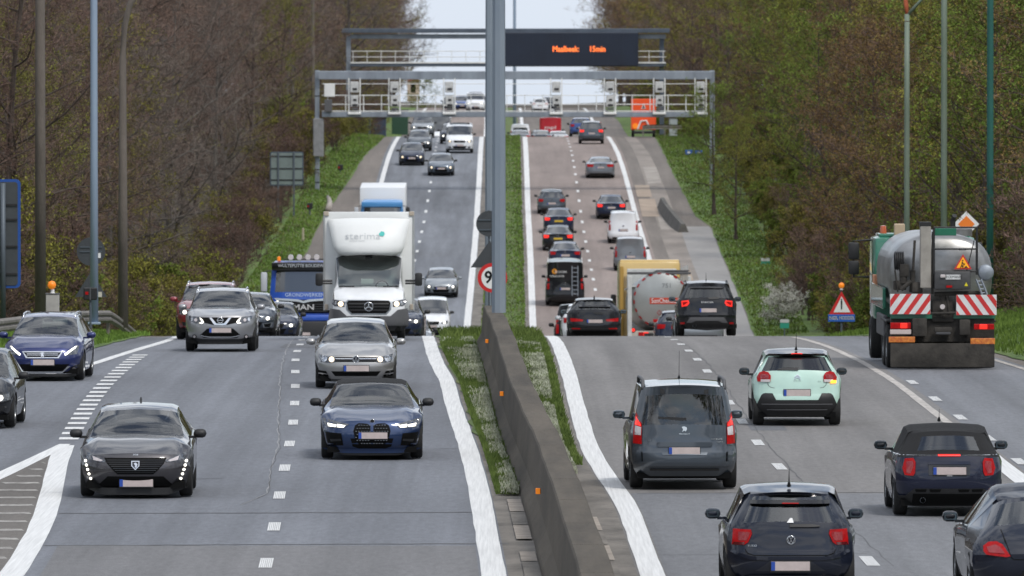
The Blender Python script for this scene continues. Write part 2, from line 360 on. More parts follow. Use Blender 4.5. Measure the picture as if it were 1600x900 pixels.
G1 = grass('grass_fresh', (.070, .135, .020), (.125, .20, .034))
G2 = grass('grass_muted', (.065, .115, .024), (.125, .175, .042))
def bankL(u, d):
    h = lerpk([(60,.9),(215,.75),(240,.55),(262,.15),(300,.1),(450,.2),(1300,.25)], d); return h*(1-u)**1.0*(1 if u > .02 else 1)
def bankR(u, d):
    h = lerpk([(60,1.6),(200,1.3),(250,.9),(300,.4),(450,.25),(1300,.25)], d); return h*u**.8
sheet('grass_verge_left', lambda d: WL(d)-1.6, lambda d: PL(d)+.12, 60, 1300, G1, .015, n=5, prof=bankL, jit=.07)
sheet('grass_verge_right', lambda d: PR(d)-.12, lambda d: WR(d)+1.6, 60, 1300, G1, .015, n=5, prof=bankR, jit=.07)
sheet('median_grass', lambda d: LR(d)+.10*math.sin(d*1.7)*math.sin(d*.6)+lerpk([(150,.62),(156,.45),(175,.28),(275,.25),(450,.75),(900,.75)], d), lambda d: RL(d)-lerpk([(150,1.0),(158,.75),(164,.42),(200,.32),(275,.26),(450,.42),(900,.42)], d), 150, 1100, G2, .02, n=6, prof=lambda u, d: .06*math.sin(math.pi*u), jit=.05)
DIRT = mat('dirty_concrete', (.155, .14, .122), .92, var=.45, scale=1.4, bump=.6, bscale=9, stretch=(1, .35, 1))
sheet('median_base', lambda d: LR(d)+.2, lambda d: RL(d)-.2, -400, 1300, DIRT, .003, n=2)
EDGE = mat('edge_slab', (.30, .26, .22), .9, var=.3, scale=2.0)
for i, d0 in enumerate([108, 112.2, 116.4, 120.6, 124.8, 129, 135, 139.2, 143.4]):
    sheet('edge_slab', lambda d: LR(d)+.42, lambda d: BC(d)-.44, d0, d0+(4.0 if i != 5 else 3), [EDGE, DIRT, EDGE][i % 3], .03, kind='structure')
for i, d0 in enumerate([104, 108.2, 112.4, 116.6, 120.8, 125, 129.2, 133.4, 137.6]):
    sheet('edge_slab', lambda d: BC(d)+.44, lambda d: BC(d)+.66, d0, d0+4.0, [EDGE, DIRT][i % 2], .03, kind='structure')

# ---- painted lines
LINEW = mat('road_paint', (.72, .72, .71), .7, c2=(.76, .76, .75), var=.24, scale=3.0, stretch=(9, .12, 1), bump=.3, bscale=30)
LINEOLD = mat('road_paint_worn', (.42, .39, .36), .8, var=.3, scale=3.0, stretch=(2, .3, 1))
def line(name, c, wd, d0, d1, m=None, dz=.006):
    return sheet(name, lambda d: c(d)-(wd(d) if callable(wd) else wd)/2, lambda d: c(d)+(wd(d) if callable(wd) else wd)/2, d0, d1, m or LINEW, dz, jit=.010)
line('edge_line', LR, .34, 60, 705); line('edge_line', RL, .34, 60, 705)
line('edge_line', LR, .3, 712, 1280); line('edge_line', RL, .3, 712, 1280)
line('edge_line', LL, .36, 60, 169); line('edge_line', LL, .30, 262, 1280)
line('edge_line', LX, .24, 150, 262)
line('gore_line', Curve([(60,-13.5),(120,-10.4),(140,-9.4),(156,-8.78),(166,-8.40),(170,-8.27)]), lambda d: lerpk([(150,.36),(170,.22)], d), 100, 169.5, dz=.009)
line('edge_line', RR, .17, 172, 262, LINEOLD); line('edge_line', RR, .34, 60, 170); line('edge_line', RR, .3, 330, 1280)
line('edge_line', RX, .16, 60, 300, LINEOLD)
line('lane_line_beyond', RD, .2, 712, 1200)
STRIPE = mat('stripe_worn', (.17, .155, .14), .85, c2=(.45, .43, .40), var=.3, scale=2.5, stretch=(2, 1, 1))
gore = sheet('gore_area', lambda d: lerpk([(100,-11.2),(120,-10.3),(140,-9.3),(156,-8.7),(168,-8.32)], d), lambda d: LL(d)-.16, 100, 168, A_GORE, .004)
d = 104
while d < 163:
    a = lerpk([(100,-11.2),(120,-10.3),(140,-9.3),(156,-8.7),(168,-8.32)], d); sheet('gore_stripe', a+.25, LL(d)-.25, d, d+.55, STRIPE, .0075, parent=gore, jit=.06); d += 2.6
def dash_mesh(name, L_, W_, ribs):
    mb = MB(); wq = W_/ribs
    for k in range(ribs):
        x0 = -W_/2+k*wq; mb.v += [(x0+wq*.12, 0, 0), (x0+wq*.92, 0, 0), (x0+wq*.92, L_, 0), (x0+wq*.12, L_, 0)]; n = 4*k; mb.f.append((n, n+1, n+2, n+3))
    me = bpy.data.meshes.new(name); me.from_pydata(mb.v, [], mb.f); me.materials.append(LINEW); return me
def dashes(parent_name, c, d0, d1, step, me, dz=.006):
    par = bpy.data.objects[parent_name]; d = d0
    while d < d1:
        o = bpy.data.objects.new('lane_dash', me); col.objects.link(o); o.parent = par
        m_ = d+1.2; h = (c(m_+1)-c(m_-1))/2
        o.location = (c(d), d, zr(d)+dz+.004); o.rotation_euler = (math.atan(slope(m_)), 0, -math.atan(h)); d += step
dm = dash_mesh('lane_dash', 2.5, .19, 7); dm2 = dash_mesh('lane_dash_far', 2.5, .20, 1); bm1 = dash_mesh('block_mark', 1.05, .46, 1)
dashes('road_near_left', LD, 97, 325, 10.2, dm); dashes('road_near_right', RD, 97.5, 325, 10.2, dm)
dashes('road_far_left', LD, 335, 705, 10.2, dm2); dashes('road_far_right', RD, 335, 705, 10.2, dm2)
dashes('road_near_left', LL, 171.5, 226, 2.45, bm1)
dashes('entry_lane', lambda d: RR(d)+.38, 120, 205, 10.2, dm)
# ---- joints, cracks and repairs in the near carriageway
TAR = mat('tar_joint', (.055, .055, .057), .7, var=.3, scale=5)
SEAL = mat('seam_pale', (.235, .235, .24), .8, var=.3, scale=4)
def crack(parent_name, pts, wd, m, seed=1):
    r_ = random.Random(seed); mb = MB(); P_ = []
    for (x0, d0), (x1, d1) in zip(pts, pts[1:]):
        n = max(2, int(max(abs(d1-d0)/1.2, abs(x1-x0)/.25)))
        for i in range(n): u = i/n; P_.append((x0+(x1-x0)*u+(r_.uniform(-.03, .03) if abs(d1-d0) > 2 else 0), d0+(d1-d0)*u+(r_.uniform(-.06, .06) if abs(d1-d0) <= 2 else 0)))
    P_.append(pts[-1]); lng = abs(pts[-1][1]-pts[0][1]) > 2
    for x, d in P_:
        h = wd*(.5+r_.random()*.5)
        a, b = ((x-h/2, d), (x+h/2, d)) if lng else ((x, d-h*1.0), (x, d+h*1.0))
        mb.v += [(a[0], a[1], zr(a[1])+.004), (b[0], b[1], zr(b[1])+.004)]
    for i in range(len(P_)-1): mb.f.append((2*i, 2*i+1, 2*i+3, 2*i+2))
    mb.build('road_joint', m, bpy.data.objects[parent_name])
crack('road_near_left', [(LL(143)+.2,143.2),(LR(143)-.1,143.6)], .10, TAR, 2)
crack('road_near_left', [(LL(134)+.2,133.6),(LR(134)+.3,134.2)], .09, TAR, 3)
crack('road_near_left', [(-6.6,155),(-4.9,155.4)], .05, TAR, 4); crack('road_near_left', [(-3.2,167),(-.95,167.6)], .05, TAR, 5)
crack('road_near_left', [(-4.35,146),(-4.0,150),(-4.22,160),(-4.30,168),(-4.6,180),(-4.85,190),(-5.2,205),(-5.55,222),(-5.95,245),(-6.2,265)], .03, SEAL, 6)
crack('road_near_left', [(-4.33,146),(-3.98,150),(-4.19,160),(-4.27,168),(-4.57,180),(-4.82,190),(-5.17,205),(-5.52,222)], .012, TAR, 7)
crack('road_near_right', [(RL(150)+.3,150),(RR(150)-.1,150.5)], .07, TAR, 8)
crack('road_near_right', [(5.35,128),(5.2,136),(4.92,150),(4.85,160),(4.74,170),(4.70,185),(4.68,205),(4.62,225),(4.55,250)], .022, TAR, 9)
crack('road_near_right', [(RL(130)+.2,131),(5.1,131.4)], .05, TAR, 10); crack('road_near_right', [(2.2,118),(8.4,118.6)], .05, TAR, 11)
A_PATCH = asphalt('asphalt_patch', (.128, .132, .142))
sheet('road_patch', lambda d: LL(d)+.4, lambda d: LR(d)-.2, 100, 133.6, asphalt('asphalt_patch_l', (.152, .150, .153)), .0025)
sheet('road_patch', lambda d: RL(d)+.2, lambda d: RR(d)-.2, 100, 150.2, asphalt('asphalt_patch_r', (.160, .163, .172)), .0025)
for x0, x1, d0, d1 in [(-6.0,-5.0,236,243),(4.6,5.3,176,180)]: sheet('road_patch', x0, x1, d0, d1, A_PATCH, .003)

# ---- concrete barrier in the median
BARC = mat('barrier_concrete', (.048, .038, .026), .92, c2=(.112, .092, .068), var=.35, scale=.9, bump=.5, bscale=12, stretch=(1.5, .12, .55))
prof = [(-.42,.0),(-.40,.10),(-.27,.32),(-.21,1.0),(-.19,1.03),(.19,1.03),(.21,1.0),(.27,.32),(.40,.10),(.42,.0)]
bar = thing('concrete_barrier', 'long grey concrete barrier running between the two carriageways', 'barrier', (0, 0, 0))
d = 60.0; k = 0
while d < 240:
    d1 = min(d+6.0, 241); mb = MB(); ds = [d+.012, (d+d1)/2, d1-.012]
    for q in ds:
        wv = .02*math.sin(q*.35)+.012*math.sin(q*1.1)
        for x, z in prof: mb.v.append((BC(q)+x, q, zr(q)+z+(wv if z > .5 else 0)))
    n = len(prof)
    for i in range(2):
        for j in range(n-1): o = i*n+j; mb.f.append((o, o+1, o+n+1, o+n))
    mb.f.append(tuple(range(n))); mb.f.append(tuple(range(2*n, 3*n)))
    mb.build('barrier_section', BARC, bar); d = d1
for i, (dd) in enumerate([137.5, 178.5, 214.0]):
    t = thing('barrier_reflector', ['square orange reflector on the barrier side nearest the camera', 'orange reflector on the barrier side, second from the camera', 'small orange reflector on the barrier beside the lamp mast'][i], 'reflector', (BC(dd)-.265, dd, zr(dd)+.62), -math.atan((BC(dd+2)-BC(dd-2))/4))
    MB().bbox((-.02, 0, 0), (.03, .05, .08), .008).build('bracket', BLK, t); MB().bbox((-.05, -.035, 0), (.07, .02, .09), .006).build('lens', AMBER, t)
# ------------------------------------------------------------------ trees and shrubs
def bark(name, a, b): return mat(name, a, .95, c2=b, var=.3, scale=2.0, bump=.6, bscale=18, stretch=(1, 1, .35), hue=.06)
BARK1 = bark('bark_brown', (.050, .037, .029), (.105, .082, .066)); BARK2 = bark('bark_grey', (.070, .060, .052), (.14, .125, .11))
def fol(name, a, b): return mat(name, a, .85, c2=b, var=.35, scale=.30, hue=.07, spec=.2)
TW_BR = fol('twigs_brown', (.112, .066, .050), (.21, .138, .110)); TW_GR = fol('twigs_grey', (.12, .092, .076), (.215, .172, .145))
TW_OL = fol('twigs_olive', (.095, .075, .028), (.17, .14, .055))
LF_OL = fol('leaf_olive', (.155, .145, .024), (.28, .26, .05)); LF_BR = fol('leaf_bronze', (.150, .094, .032), (.25, .165, .06))
LF_GR = fol('leaf_green', (.095, .15, .021), (.20, .27, .045)); LF_YG = fol('leaf_yellow_green', (.15, .165, .022), (.27, .28, .05))
BLOS = fol('blossom', (.50, .49, .42), (.72, .71, .64))
def rv(r_): 
    while True:
        v = Vector((r_.uniform(-1, 1), r_.uniform(-1, 1), r_.uniform(-1, 1)))
        if .05 < v.length < 1: return v.normalized()
def bend(r_, p, d, L_, n, wig, up):
    pts = [p.copy()]; d = d.normalized()
    for i in range(n):
        d = (d + rv(r_)*wig + Vector((0, 0, up))).normalized(); p = p + d*(L_/n); pts.append(p.copy())
    return pts
def plant_meshes(seed, H, spread, nl, nb, ntw, nsub, leaf, lsize, twt, tr, trunk=True, low=.12, stems=1, droop=0.0):
    r_ = random.Random(seed); tk = MB(); tw = MB(); lf = MB()
    def ribbon(a, b, w0, w1):
        s = (b-a).cross(rv(r_)); 
        if s.length < 1e-4: return
        s.normalize(); o = len(tw.v); tw.v += [tuple(a-s*w0), tuple(a+s*w0), tuple(b+s*w1), tuple(b-s*w1)]; tw.f.append((o, o+1, o+2, o+3))
    def leafq(p):
        for _ in range(1):
            a = rv(r_)*lsize*r_.uniform(.6, 1.2); b = a.cross(rv(r_)); 
            if b.length < 1e-4: continue
            b = b.normalized()*lsize*r_.uniform(.35, .7); q = p+rv(r_)*lsize*1.5; o = len(lf.v)
            lf.v += [tuple(q-a), tuple(q+b), tuple(q+a), tuple(q-b)]; lf.f.append((o, o+1, o+2, o+3))
    def fine(pts, scale):
        for i in range(len(pts)-1):
            for _ in range(max(1, ntw//max(1, len(pts)-1))):
                u = r_.random(); p = pts[i].lerp(pts[i+1], u); d = (pts[i+1]-pts[i]).normalized()
                dd = (d*.7+rv(r_)*.9+Vector((0, 0, .25-droop))).normalized(); L_ = r_.uniform(.5, 1.2)*scale
                m_ = p+dd*L_*.5; e = m_+(dd+rv(r_)*.35+Vector((0, 0, .1))).normalized()*L_*.5
                ribbon(p, m_, twt, twt*.8); ribbon(m_, e, twt*.8, twt*.35)
                for _ in range(nsub):
                    q = p.lerp(e, r_.uniform(.15, 1)); t_ = q+(dd*.5+rv(r_)*.9).normalized()*r_.uniform(.2, .55)*scale
                    ribbon(q, t_, twt*.55, twt*.22)
                    for _ in range(leaf): leafq(q.lerp(t_, r_.random()))
    for s_ in range(stems):
        base = Vector((0, 0, -.3)) if stems == 1 else Vector((r_.uniform(-.5, .5)*spread*.3, r_.uniform(-.5, .5)*spread*.3, -.2))
        top = H*r_.uniform(.85, 1.0); lean = rv(r_)*(.02 if stems == 1 else .28); lean.z = 1
        pts = bend(r_, base, lean, top, 9, .05 if stems == 1 else .12, .05)
        rad = [tr*(1-.9*(i/9)**.9) if stems == 1 else tr*(1-.85*i/9) for i in range(10)]
        if stems == 1: rad[0] *= 1.45
        tk.tube(pts, rad, 7 if stems == 1 else 4, cap=False)
        fine(pts[6:], 1.0*spread/5)
        for k in range(nl):
            u = low+(1-low)*((k+r_.random())/nl); i = min(8, int(u*9)); p = pts[i].lerp(pts[i+1], u*9-i)
            a = k*2.399+r_.uniform(-.5, .5); env = (1-abs(u-.45)**1.6*1.5) if stems == 1 else 1-.5*u
            L_ = spread*max(.25, env)*r_.uniform(.75, 1.15); d = Vector((math.cos(a), math.sin(a), r_.uniform(.15, .75)))
            lp = bend(r_, p, d, L_, 5, .20, .06-droop); r0 = rad[i]*r_.uniform(.35, .5)
            tk.tube(lp, [r0*(1-.8*j/5)+.006 for j in range(6)], 5 if stems == 1 else 3, cap=False)
            fine(lp[2:], .9*spread/5)
            for b_ in range(nb):
                j = r_.randint(1, 4); q = lp[j].lerp(lp[j+1], r_.random()); dd = ((lp[j+1]-lp[j]).normalized()*.6+rv(r_)*.8+Vector((0, 0, .15-droop)))
                bp = bend(r_, q, dd, L_*r_.uniform(.3, .55), 3, .22, .05-droop); rb = max(.010, r0*.3)
                tk.tube(bp, [rb, rb*.7, rb*.5, rb*.25], 3, cap=False); fine(bp, .8*spread/5)
    return tk, tw, lf
def plant(name, seed, bark_m, twig_m, leaf_m, **kw):
    tk, tw, lf = plant_meshes(seed, **kw)
    def mk(n, m_, ma):
        if not m_.v: return None
        me = bpy.data.meshes.new(n); me.from_pydata(m_.v, [], m_.f); me.materials.append(ma); return me
    return [('trunk', mk(name+'_trunk', tk, bark_m)), ('crown', mk(name+'_crown', tw, twig_m)), ('leaves', mk(name+'_leaves', lf, leaf_m))]
def put(proto, name, label, cat, group, loc, s, rz, sz=1.0):
    t = thing(name, label, cat, loc, rz, group); t.scale = (s, s, s*sz)
    for n, me in proto:
        if me is None: continue
        o = bpy.data.objects.new(n, me); col.objects.link(o); o.parent = t
    return t
TB = dict(H=19, spread=5.2, nl=28, nb=7, ntw=10, nsub=5, twt=.012, tr=.23)
bare = [plant('bare_tree%d' % i, 10+i, [BARK1, BARK2, BARK1, BARK2][i], [TW_BR, TW_GR, TW_BR, TW_GR][i], None, leaf=0, lsize=0, **TB) for i in range(4)]
budd = [plant('budding_tree%d' % i, 30+i, BARK1, TW_OL, [LF_OL, LF_YG][i], leaf=2, lsize=.055, **dict(TB, ntw=7, nsub=4, H=17)) for i in range(2)]
TG = dict(H=17, spread=5.0, nl=24, nb=7, ntw=8, nsub=2, twt=.016, tr=.24, leaf=4)
green = [plant('leafing_tree%d' % i, 50+i, BARK1, [TW_OL, TW_OL, TW_BR, TW_OL][i], [LF_OL, LF_GR, LF_BR, LF_YG][i], lsize=[.070, .078, .066, .070][i], **TG) for i in range(4)]
SH = dict(spread=1.5, nl=7, nb=3, ntw=7, nsub=3, twt=.009, tr=.03, stems=7, low=.2)
sh_br = plant('bare_shrub', 71, BARK1, TW_BR, None, H=3.4, leaf=0, lsize=0, **SH)
sh_ol = plant('olive_shrub', 72, BARK1, TW_OL, LF_OL, H=3.2, leaf=1, lsize=.05, **SH)
sh_gr = plant('green_shrub', 73, BARK1, TW_OL, LF_GR, H=3.0, leaf=2, lsize=.065, **SH)
sh_yg = plant('yellow_shrub', 75, BARK1, TW_OL, LF_YG, H=3.0, leaf=1, lsize=.05, **SH)
sh_bl = plant('blossom_shrub', 74, BARK1, TW_GR, BLOS, H=3.6, leaf=3, lsize=.05, **dict(SH, spread=2.0, nl=6))
def hgt(d, x):
    L_, R_ = WL(d), WR(d); u = max(0, (L_-x if x < 0 else x-R_)-.5); h = min(.17*u, 4.0+.05*u)
    if d > 800: h *= max(.25, 1-(d-800)/500)
    return zr(d)+h-.05
r_ = random.Random(5)
GL = 'bare trees of the wood on the left'
d = 246.0; i = 0
while d < 1240:
    st = 9 if d < 420 else (12 if d < 720 else 14)
    for row in range(4 if d < 560 else (3 if d < 760 else 2)):
        x = WL(d)-1.6-row*(5.5 if row else 0)-r_.uniform(0, 2.6)-(1.5 if row == 0 and d < 760 else 0)-(.5 if d > 800 else 0); dd = d+r_.uniform(-.4, .4)*st
        if row == 0 and d < 760 and r_.random() < .25: continue
        q = r_.random()
        if q < (.26 if d < 520 else .10) and row < 2: p, lb, g = budd[i % 2], 'budding tree with a thin olive haze of new leaves, in the left-hand wood', 'budding trees of the left wood'
        else: p, lb, g = bare[r_.randrange(4)], 'bare brown leafless tree in the dense wood left of the road', GL
        put(p, 'budding_tree' if 'budding' in lb else 'bare_tree', lb, 'tree', g, (x, dd, hgt(dd, x)), r_.uniform(.8, 1.15)*(1 if row or d > 760 else .8), r_.uniform(0, 6.28), r_.uniform(.9, 1.1)); i += 1
    d += st
d = 262.0
while d < 1240:
    st = 9 if d < 420 else (12 if d < 720 else 14)
    for row in range(4 if d < 560 else (3 if d < 760 else 2)):
        x = WR(d)+1.6+row*(5.3 if row else 0)+r_.uniform(0, 2.6)+(1.5 if row == 0 and d < 760 else 0)+(.5 if d > 800 else 0); dd = d+r_.uniform(-.4, .4)*st
        if row == 0 and d < 760 and r_.random() < .2: continue
        q = r_.random()
        if d > 690: k = 0 if q < .3 else (2 if q < .6 else 9)
        elif d > 560: k = 1 if q < .5 else (3 if q < .78 else (2 if q < .9 else 0))
        elif d > 400: k = 2 if q < .5 else (0 if q < .75 else 1)
        else: k = 1 if q < .42 else (0 if q < .8 else 2)
        if k == 9: p, lb, g = bare[r_.randrange(4)], 'bare brown tree in the wood right of the road', 'bare trees of the right wood'
        else: p, lb, g = green[k], ['tree with thin olive new leaves in the right-hand wood', 'tree in fresh green leaf in the right-hand wood', 'tree with bronze-brown opening buds in the right-hand wood', 'tree with yellow-green new leaves in the right-hand wood'][k], ['olive trees of the right wood', 'green trees of the right wood', 'bronze trees of the right wood', 'yellow-green trees of the right wood'][k]
        put(p, 'bare_tree' if k == 9 else 'leafing_tree', lb, 'tree', g, (x, dd, hgt(dd, x)), r_.uniform(.8, 1.12)*(1 if row or d > 760 else .78), r_.uniform(0, 6.28), r_.uniform(.9, 1.1)); i += 1
    d += st
# shrubs along the wood edges
def shrub_at(x, d, kind, s, label=None, group=None):
    p, lb, g = {'br': (sh_br, 'bare brown shrub at the edge of the wood', 'bare shrubs at the wood edges'), 'ol': (sh_ol, 'olive budding shrub at the edge of the wood', 'olive shrubs at the wood edges'),
        'gr': (sh_gr, 'green leafy shrub at the edge of the wood', 'green shrubs at the wood edges'), 'yg': (sh_yg, 'yellow-green shrub at the edge of the wood', 'yellow-green shrubs at the wood edges'), 'bl': (sh_bl, label, None)}[kind]
    put(p, 'shrub', label or lb, 'shrub', group if label else g, (x, d, hgt(d, x)), s, r_.uniform(0, 6.28), r_.uniform(.85, 1.15))
d = 236.0
while d < 900:
    for k in range(2):
        x = WL(d)-.3-k*2.2-r_.uniform(0, 1.2); q = r_.random()
        shrub_at(x, d+r_.uniform(-2, 2), 'br' if q < .5 else 'ol' if q < .75 else 'yg' if q < .95 else 'gr', r_.uniform(.7, 1.25))
    d += 5.0 if d < 420 else 9.0
d = 262.0
while d < 900:
    for k in range(2):
        x = WR(d)+.8+k*2.2+r_.uniform(0, 1.2); q = r_.random()
        shrub_at(x, d+r_.uniform(-2, 2), 'ol' if q < .4 else 'gr' if q < .65 else 'br', r_.uniform(.7, 1.25))
    d += 5.5 if d < 420 else 9.0
for k, (x, d) in enumerate([(14.6, 236), (15.6, 246), (14.9, 254), (16.5, 262), (15.5, 230)]): shrub_at(x, d, 'br', 1.5)
shrub_at(px(1226, 455), 455, 'bl', .66, 'white blossoming shrub on the grass slope right of the road')
shrub_at(px(1262, 462), 462, 'br', 1.25, 'dark bare shrub just right of the white blossom')
shrub_at(px(388, 545), 545, 'br', 1.0, 'dark red-brown bare shrub left of the square sign back')
shrub_at(px(318, 390), 390, 'gr', .9, 'bright green shrub low among the brown ones in the left wood')
shrub_at(px(352, 600), 600, 'yg', 1.3, 'lone yellow-green bush glowing inside the left wood')
# ------------------------------------------------------------------ grass blades (uncountable)
def blades(name, label, m_, fn, n, h, seed, wd=.012, lean=.5):
    r2 = random.Random(seed); mb = MB()
    for _ in range(n):
        x, d, z = fn(r2); hh = h*r2.uniform(.5, 1.3); a = r2.uniform(0, 6.28); l = hh*lean*r2.uniform(.2, 1)
        ca, sa = math.cos(a), math.sin(a); o = len(mb.v); t = r2.uniform(0, 6.28); wx, wy = math.cos(t)*wd, math.sin(t)*wd
        mb.v += [(x-wx, d-wy, z), (x+wx, d+wy, z), (x+ca*l*.4+wx*.6, d+sa*l*.4+wy*.6, z+hh*.6), (x+ca*l, d+sa*l, z+hh)]; mb.f += [(o, o+1, o+2), (o, o+2, o+3)]
    me = bpy.data.meshes.new(name); me.from_pydata(mb.v, [], mb.f)
    tag(link(name, me, m_), label, 'grass', kind='stuff')
GB = fol('grass_blade', (.065, .105, .022), (.135, .18, .045)); GB2 = fol('grass_blade_dry', (.10, .10, .045), (.19, .185, .10)); GB3 = fol('grass_bright', (.095, .17, .028), (.165, .25, .048))
def dens(d): return .5
def med_l(r2):
    d = 240-(240-149)*r2.random()**.85; a, b = LR(d)+.26, BC(d)-.43; u = r2.random(); return a+(b-a)*u, d, zr(d)+.03
def med_r(r2):
    d = 160+112*r2.random(); a, b = (BC(d)+.44 if d < 240 else -1), RL(d)-.30; u = r2.random(); return a+(b-a)*u, d, zr(d)+.03
def med_x(r2):
    d = 240+36*r2.random(); a, b = LR(d)+.4, RL(d)-.4; return a+(b-a)*r2.random(), d, zr(d)+.03
blades('median_blades', 'tufty green grass beside the concrete barrier', GB, med_l, 26000, .12, 1); blades('median_blades', 'green grass right of the concrete barrier', GB, med_r, 22000, .12, 2)
blades('median_blades', 'green grass past the end of the barrier', GB, med_x, 9000, .13, 9)
FLOW = fol('pale_flowers', (.30, .32, .22), (.56, .58, .46))
def patchy(x, d): return math.sin(d*.35+x*2.1)+.8*math.sin(d*.13-x*3.0+1.3)+.7*math.sin(d*.9+x*6)+.5*math.sin(d*2.1-x*11)
def fl_l(r2):
    while True:
        d = 149+98*r2.random()**1.25; a, b = LR(d)+.34, BC(d)-.45; u = 1-abs(r2.gauss(0, .48)); x = a+(b-a)*u
        if u > .02 and patchy(x, d) > r2.uniform(-1.2, 1.2)-(.8 if u > .6 else 0)+max(0, (d-215)/16)+max(0, (156-d)/5): return x, d, zr(d)+r2.uniform(.04, .13)
def fl_r(r2):
    while True:
        d = 156+88*r2.random()**1.2; a, b = BC(d)+.46, RL(d)-.5; u = 1-abs(r2.gauss(0, .42)); x = a+(b-a)*u
        if u > .02 and patchy(x, d) > r2.uniform(-1.2, 1.2)-.5+max(0, (d-210)/16)+max(0, (164-d)/6): return x, d, zr(d)+r2.uniform(.04, .13)
blades('white_flower_carpet', 'pale flowering ground cover left of the concrete barrier', FLOW, fl_l, 26000, .05, 4, wd=.017)
blades('white_flower_carpet', 'pale flowering ground cover right of the concrete barrier', FLOW, fl_r, 18000, .05, 6, wd=.017)
def vl(r2):
    d = 170+110*r2.random(); u = r2.random(); a, b = WL(d)-.5, PL(d); return a+(b-a)*u, d, zr(d)+bankL(u, d)+.01
def vr(r2):
    d = 190+115*r2.random(); u = r2.random(); a, b = PR(d), WR(d)+.5; return a+(b-a)*u, d, zr(d)+bankR(u, d)+.01
blades('verge_blades', 'fresh green grass of the bank below the guard rail on the left', GB3, vl, 26000, .14, 7, wd=.02); blades('verge_blades', 'fresh green grass of the bank right of the green tanker', GB3, vr, 24000, .16, 8, wd=.02)

def tuft(r2):
    d = 250+30*r2.random(); a, b = LR(d)+.45, RL(d)-.45; u = r2.random(); x = a+(b-a)*u
    return x+.12*math.sin(d*2.3), d, zr(d)+.02
blades('median_tufts', 'taller grass tufts on the median at the crest', GB, tuft, 2600, .26, 21, wd=.02, lean=.7)
def far_l(r2):
    d = 446+265*r2.random(); u = r2.random(); a, b = WL(d)-.6, PL(d)+.05; return a+(b-a)*u, d, zr(d)+bankL(u, d)
def far_r(r2):
    d = 446+265*r2.random(); u = r2.random(); a, b = PR(d)-.05, WR(d)+.6; return a+(b-a)*u, d, zr(d)+bankR(u, d)
def far_m(r2):
    d = 446+265*r2.random(); a, b = LR(d)+.7, RL(d)-.38; return a+(b-a)*r2.random(), d, zr(d)+.03
for fn, lb, sd in ((far_l, 'rough grass of the far slope left of the road', 31), (far_r, 'rough grass of the far slope right of the road', 32), (far_m, 'rough grass of the far median strip', 33)):
    blades('slope_grass', lb, GB3, fn, 15000, .11, sd, wd=.05, lean=.8); blades('slope_grass', lb+', dry stems', GB2, fn, 2500, .18, sd+10, wd=.03, lean=.6)
# the wood also lines the near road, outside the picture
for sgn, W0, pr_, lb, g in ((-1, WL, bare, 'bare brown leafless tree in the dense wood left of the road', GL), (1, WR, green, 'tree with thin olive new leaves in the right-hand wood', 'olive trees of the right wood')):
    d = -330.0
    while d < 236:
        for row in range(2):
            x = W0(d)+sgn*(5+row*6+r_.uniform(0, 2.5)); p = pr_[r_.randrange(4)] if sgn < 0 else pr_[0]
            put(p, 'bare_tree' if sgn < 0 else 'leafing_tree', lb, 'tree', g, (x, d+r_.uniform(-4, 4), hgt(d, x)), r_.uniform(.9, 1.2), r_.uniform(0, 6.28))
        d += 15
# ------------------------------------------------------------------ cars
def wheel_meshes():
    t = MB().lathe([(.60,-.5),(.86,-.52),(.96,-.46),(1.0,-.34),(1.0,.34),(.96,.46),(.86,.52),(.60,.5)], 28, 'x')
    r1 = MB().lathe([(.62,.46),(.60,.30),(.20,.34),(.13,.40),(.0,.40)], 28, 'x')
    for k in range(5):
        a = k*2*math.pi/5
        r1.box((.42, math.cos(a)*.34, math.sin(a)*.34), (.06, .16, .50), (a-math.pi/2, 0, 0))
    me = []
    for n, m_, ma in (('tyre', t, RUBBER), ('rim', r1, RIM)):
        q = bpy.data.meshes.new(n); q.from_pydata(m_.v, [], m_.f); q.materials.append(ma)
        bm = bmesh.new(); bm.from_mesh(q); bmesh.ops.recalc_face_normals(bm, faces=bm.faces); bm.to_mesh(q); bm.free()
        q.polygons.foreach_set('use_smooth', [True]*len(q.polygons)); q.set_sharp_from_angle(angle=R(40)); me.append(q)
    return me
TYRE_ME, RIM_ME = wheel_meshes()
def add_wheel(root, x, y, r, wd, name='wheel'):
    o = bpy.data.objects.new(name, TYRE_ME); col.objects.link(o); o.parent = root; o.location = (x, y, r)
    o.scale = (wd*(1 if x > 0 else -1), r, r)
    q = bpy.data.objects.new('rim', RIM_ME); col.objects.link(q); q.parent = o
    return o
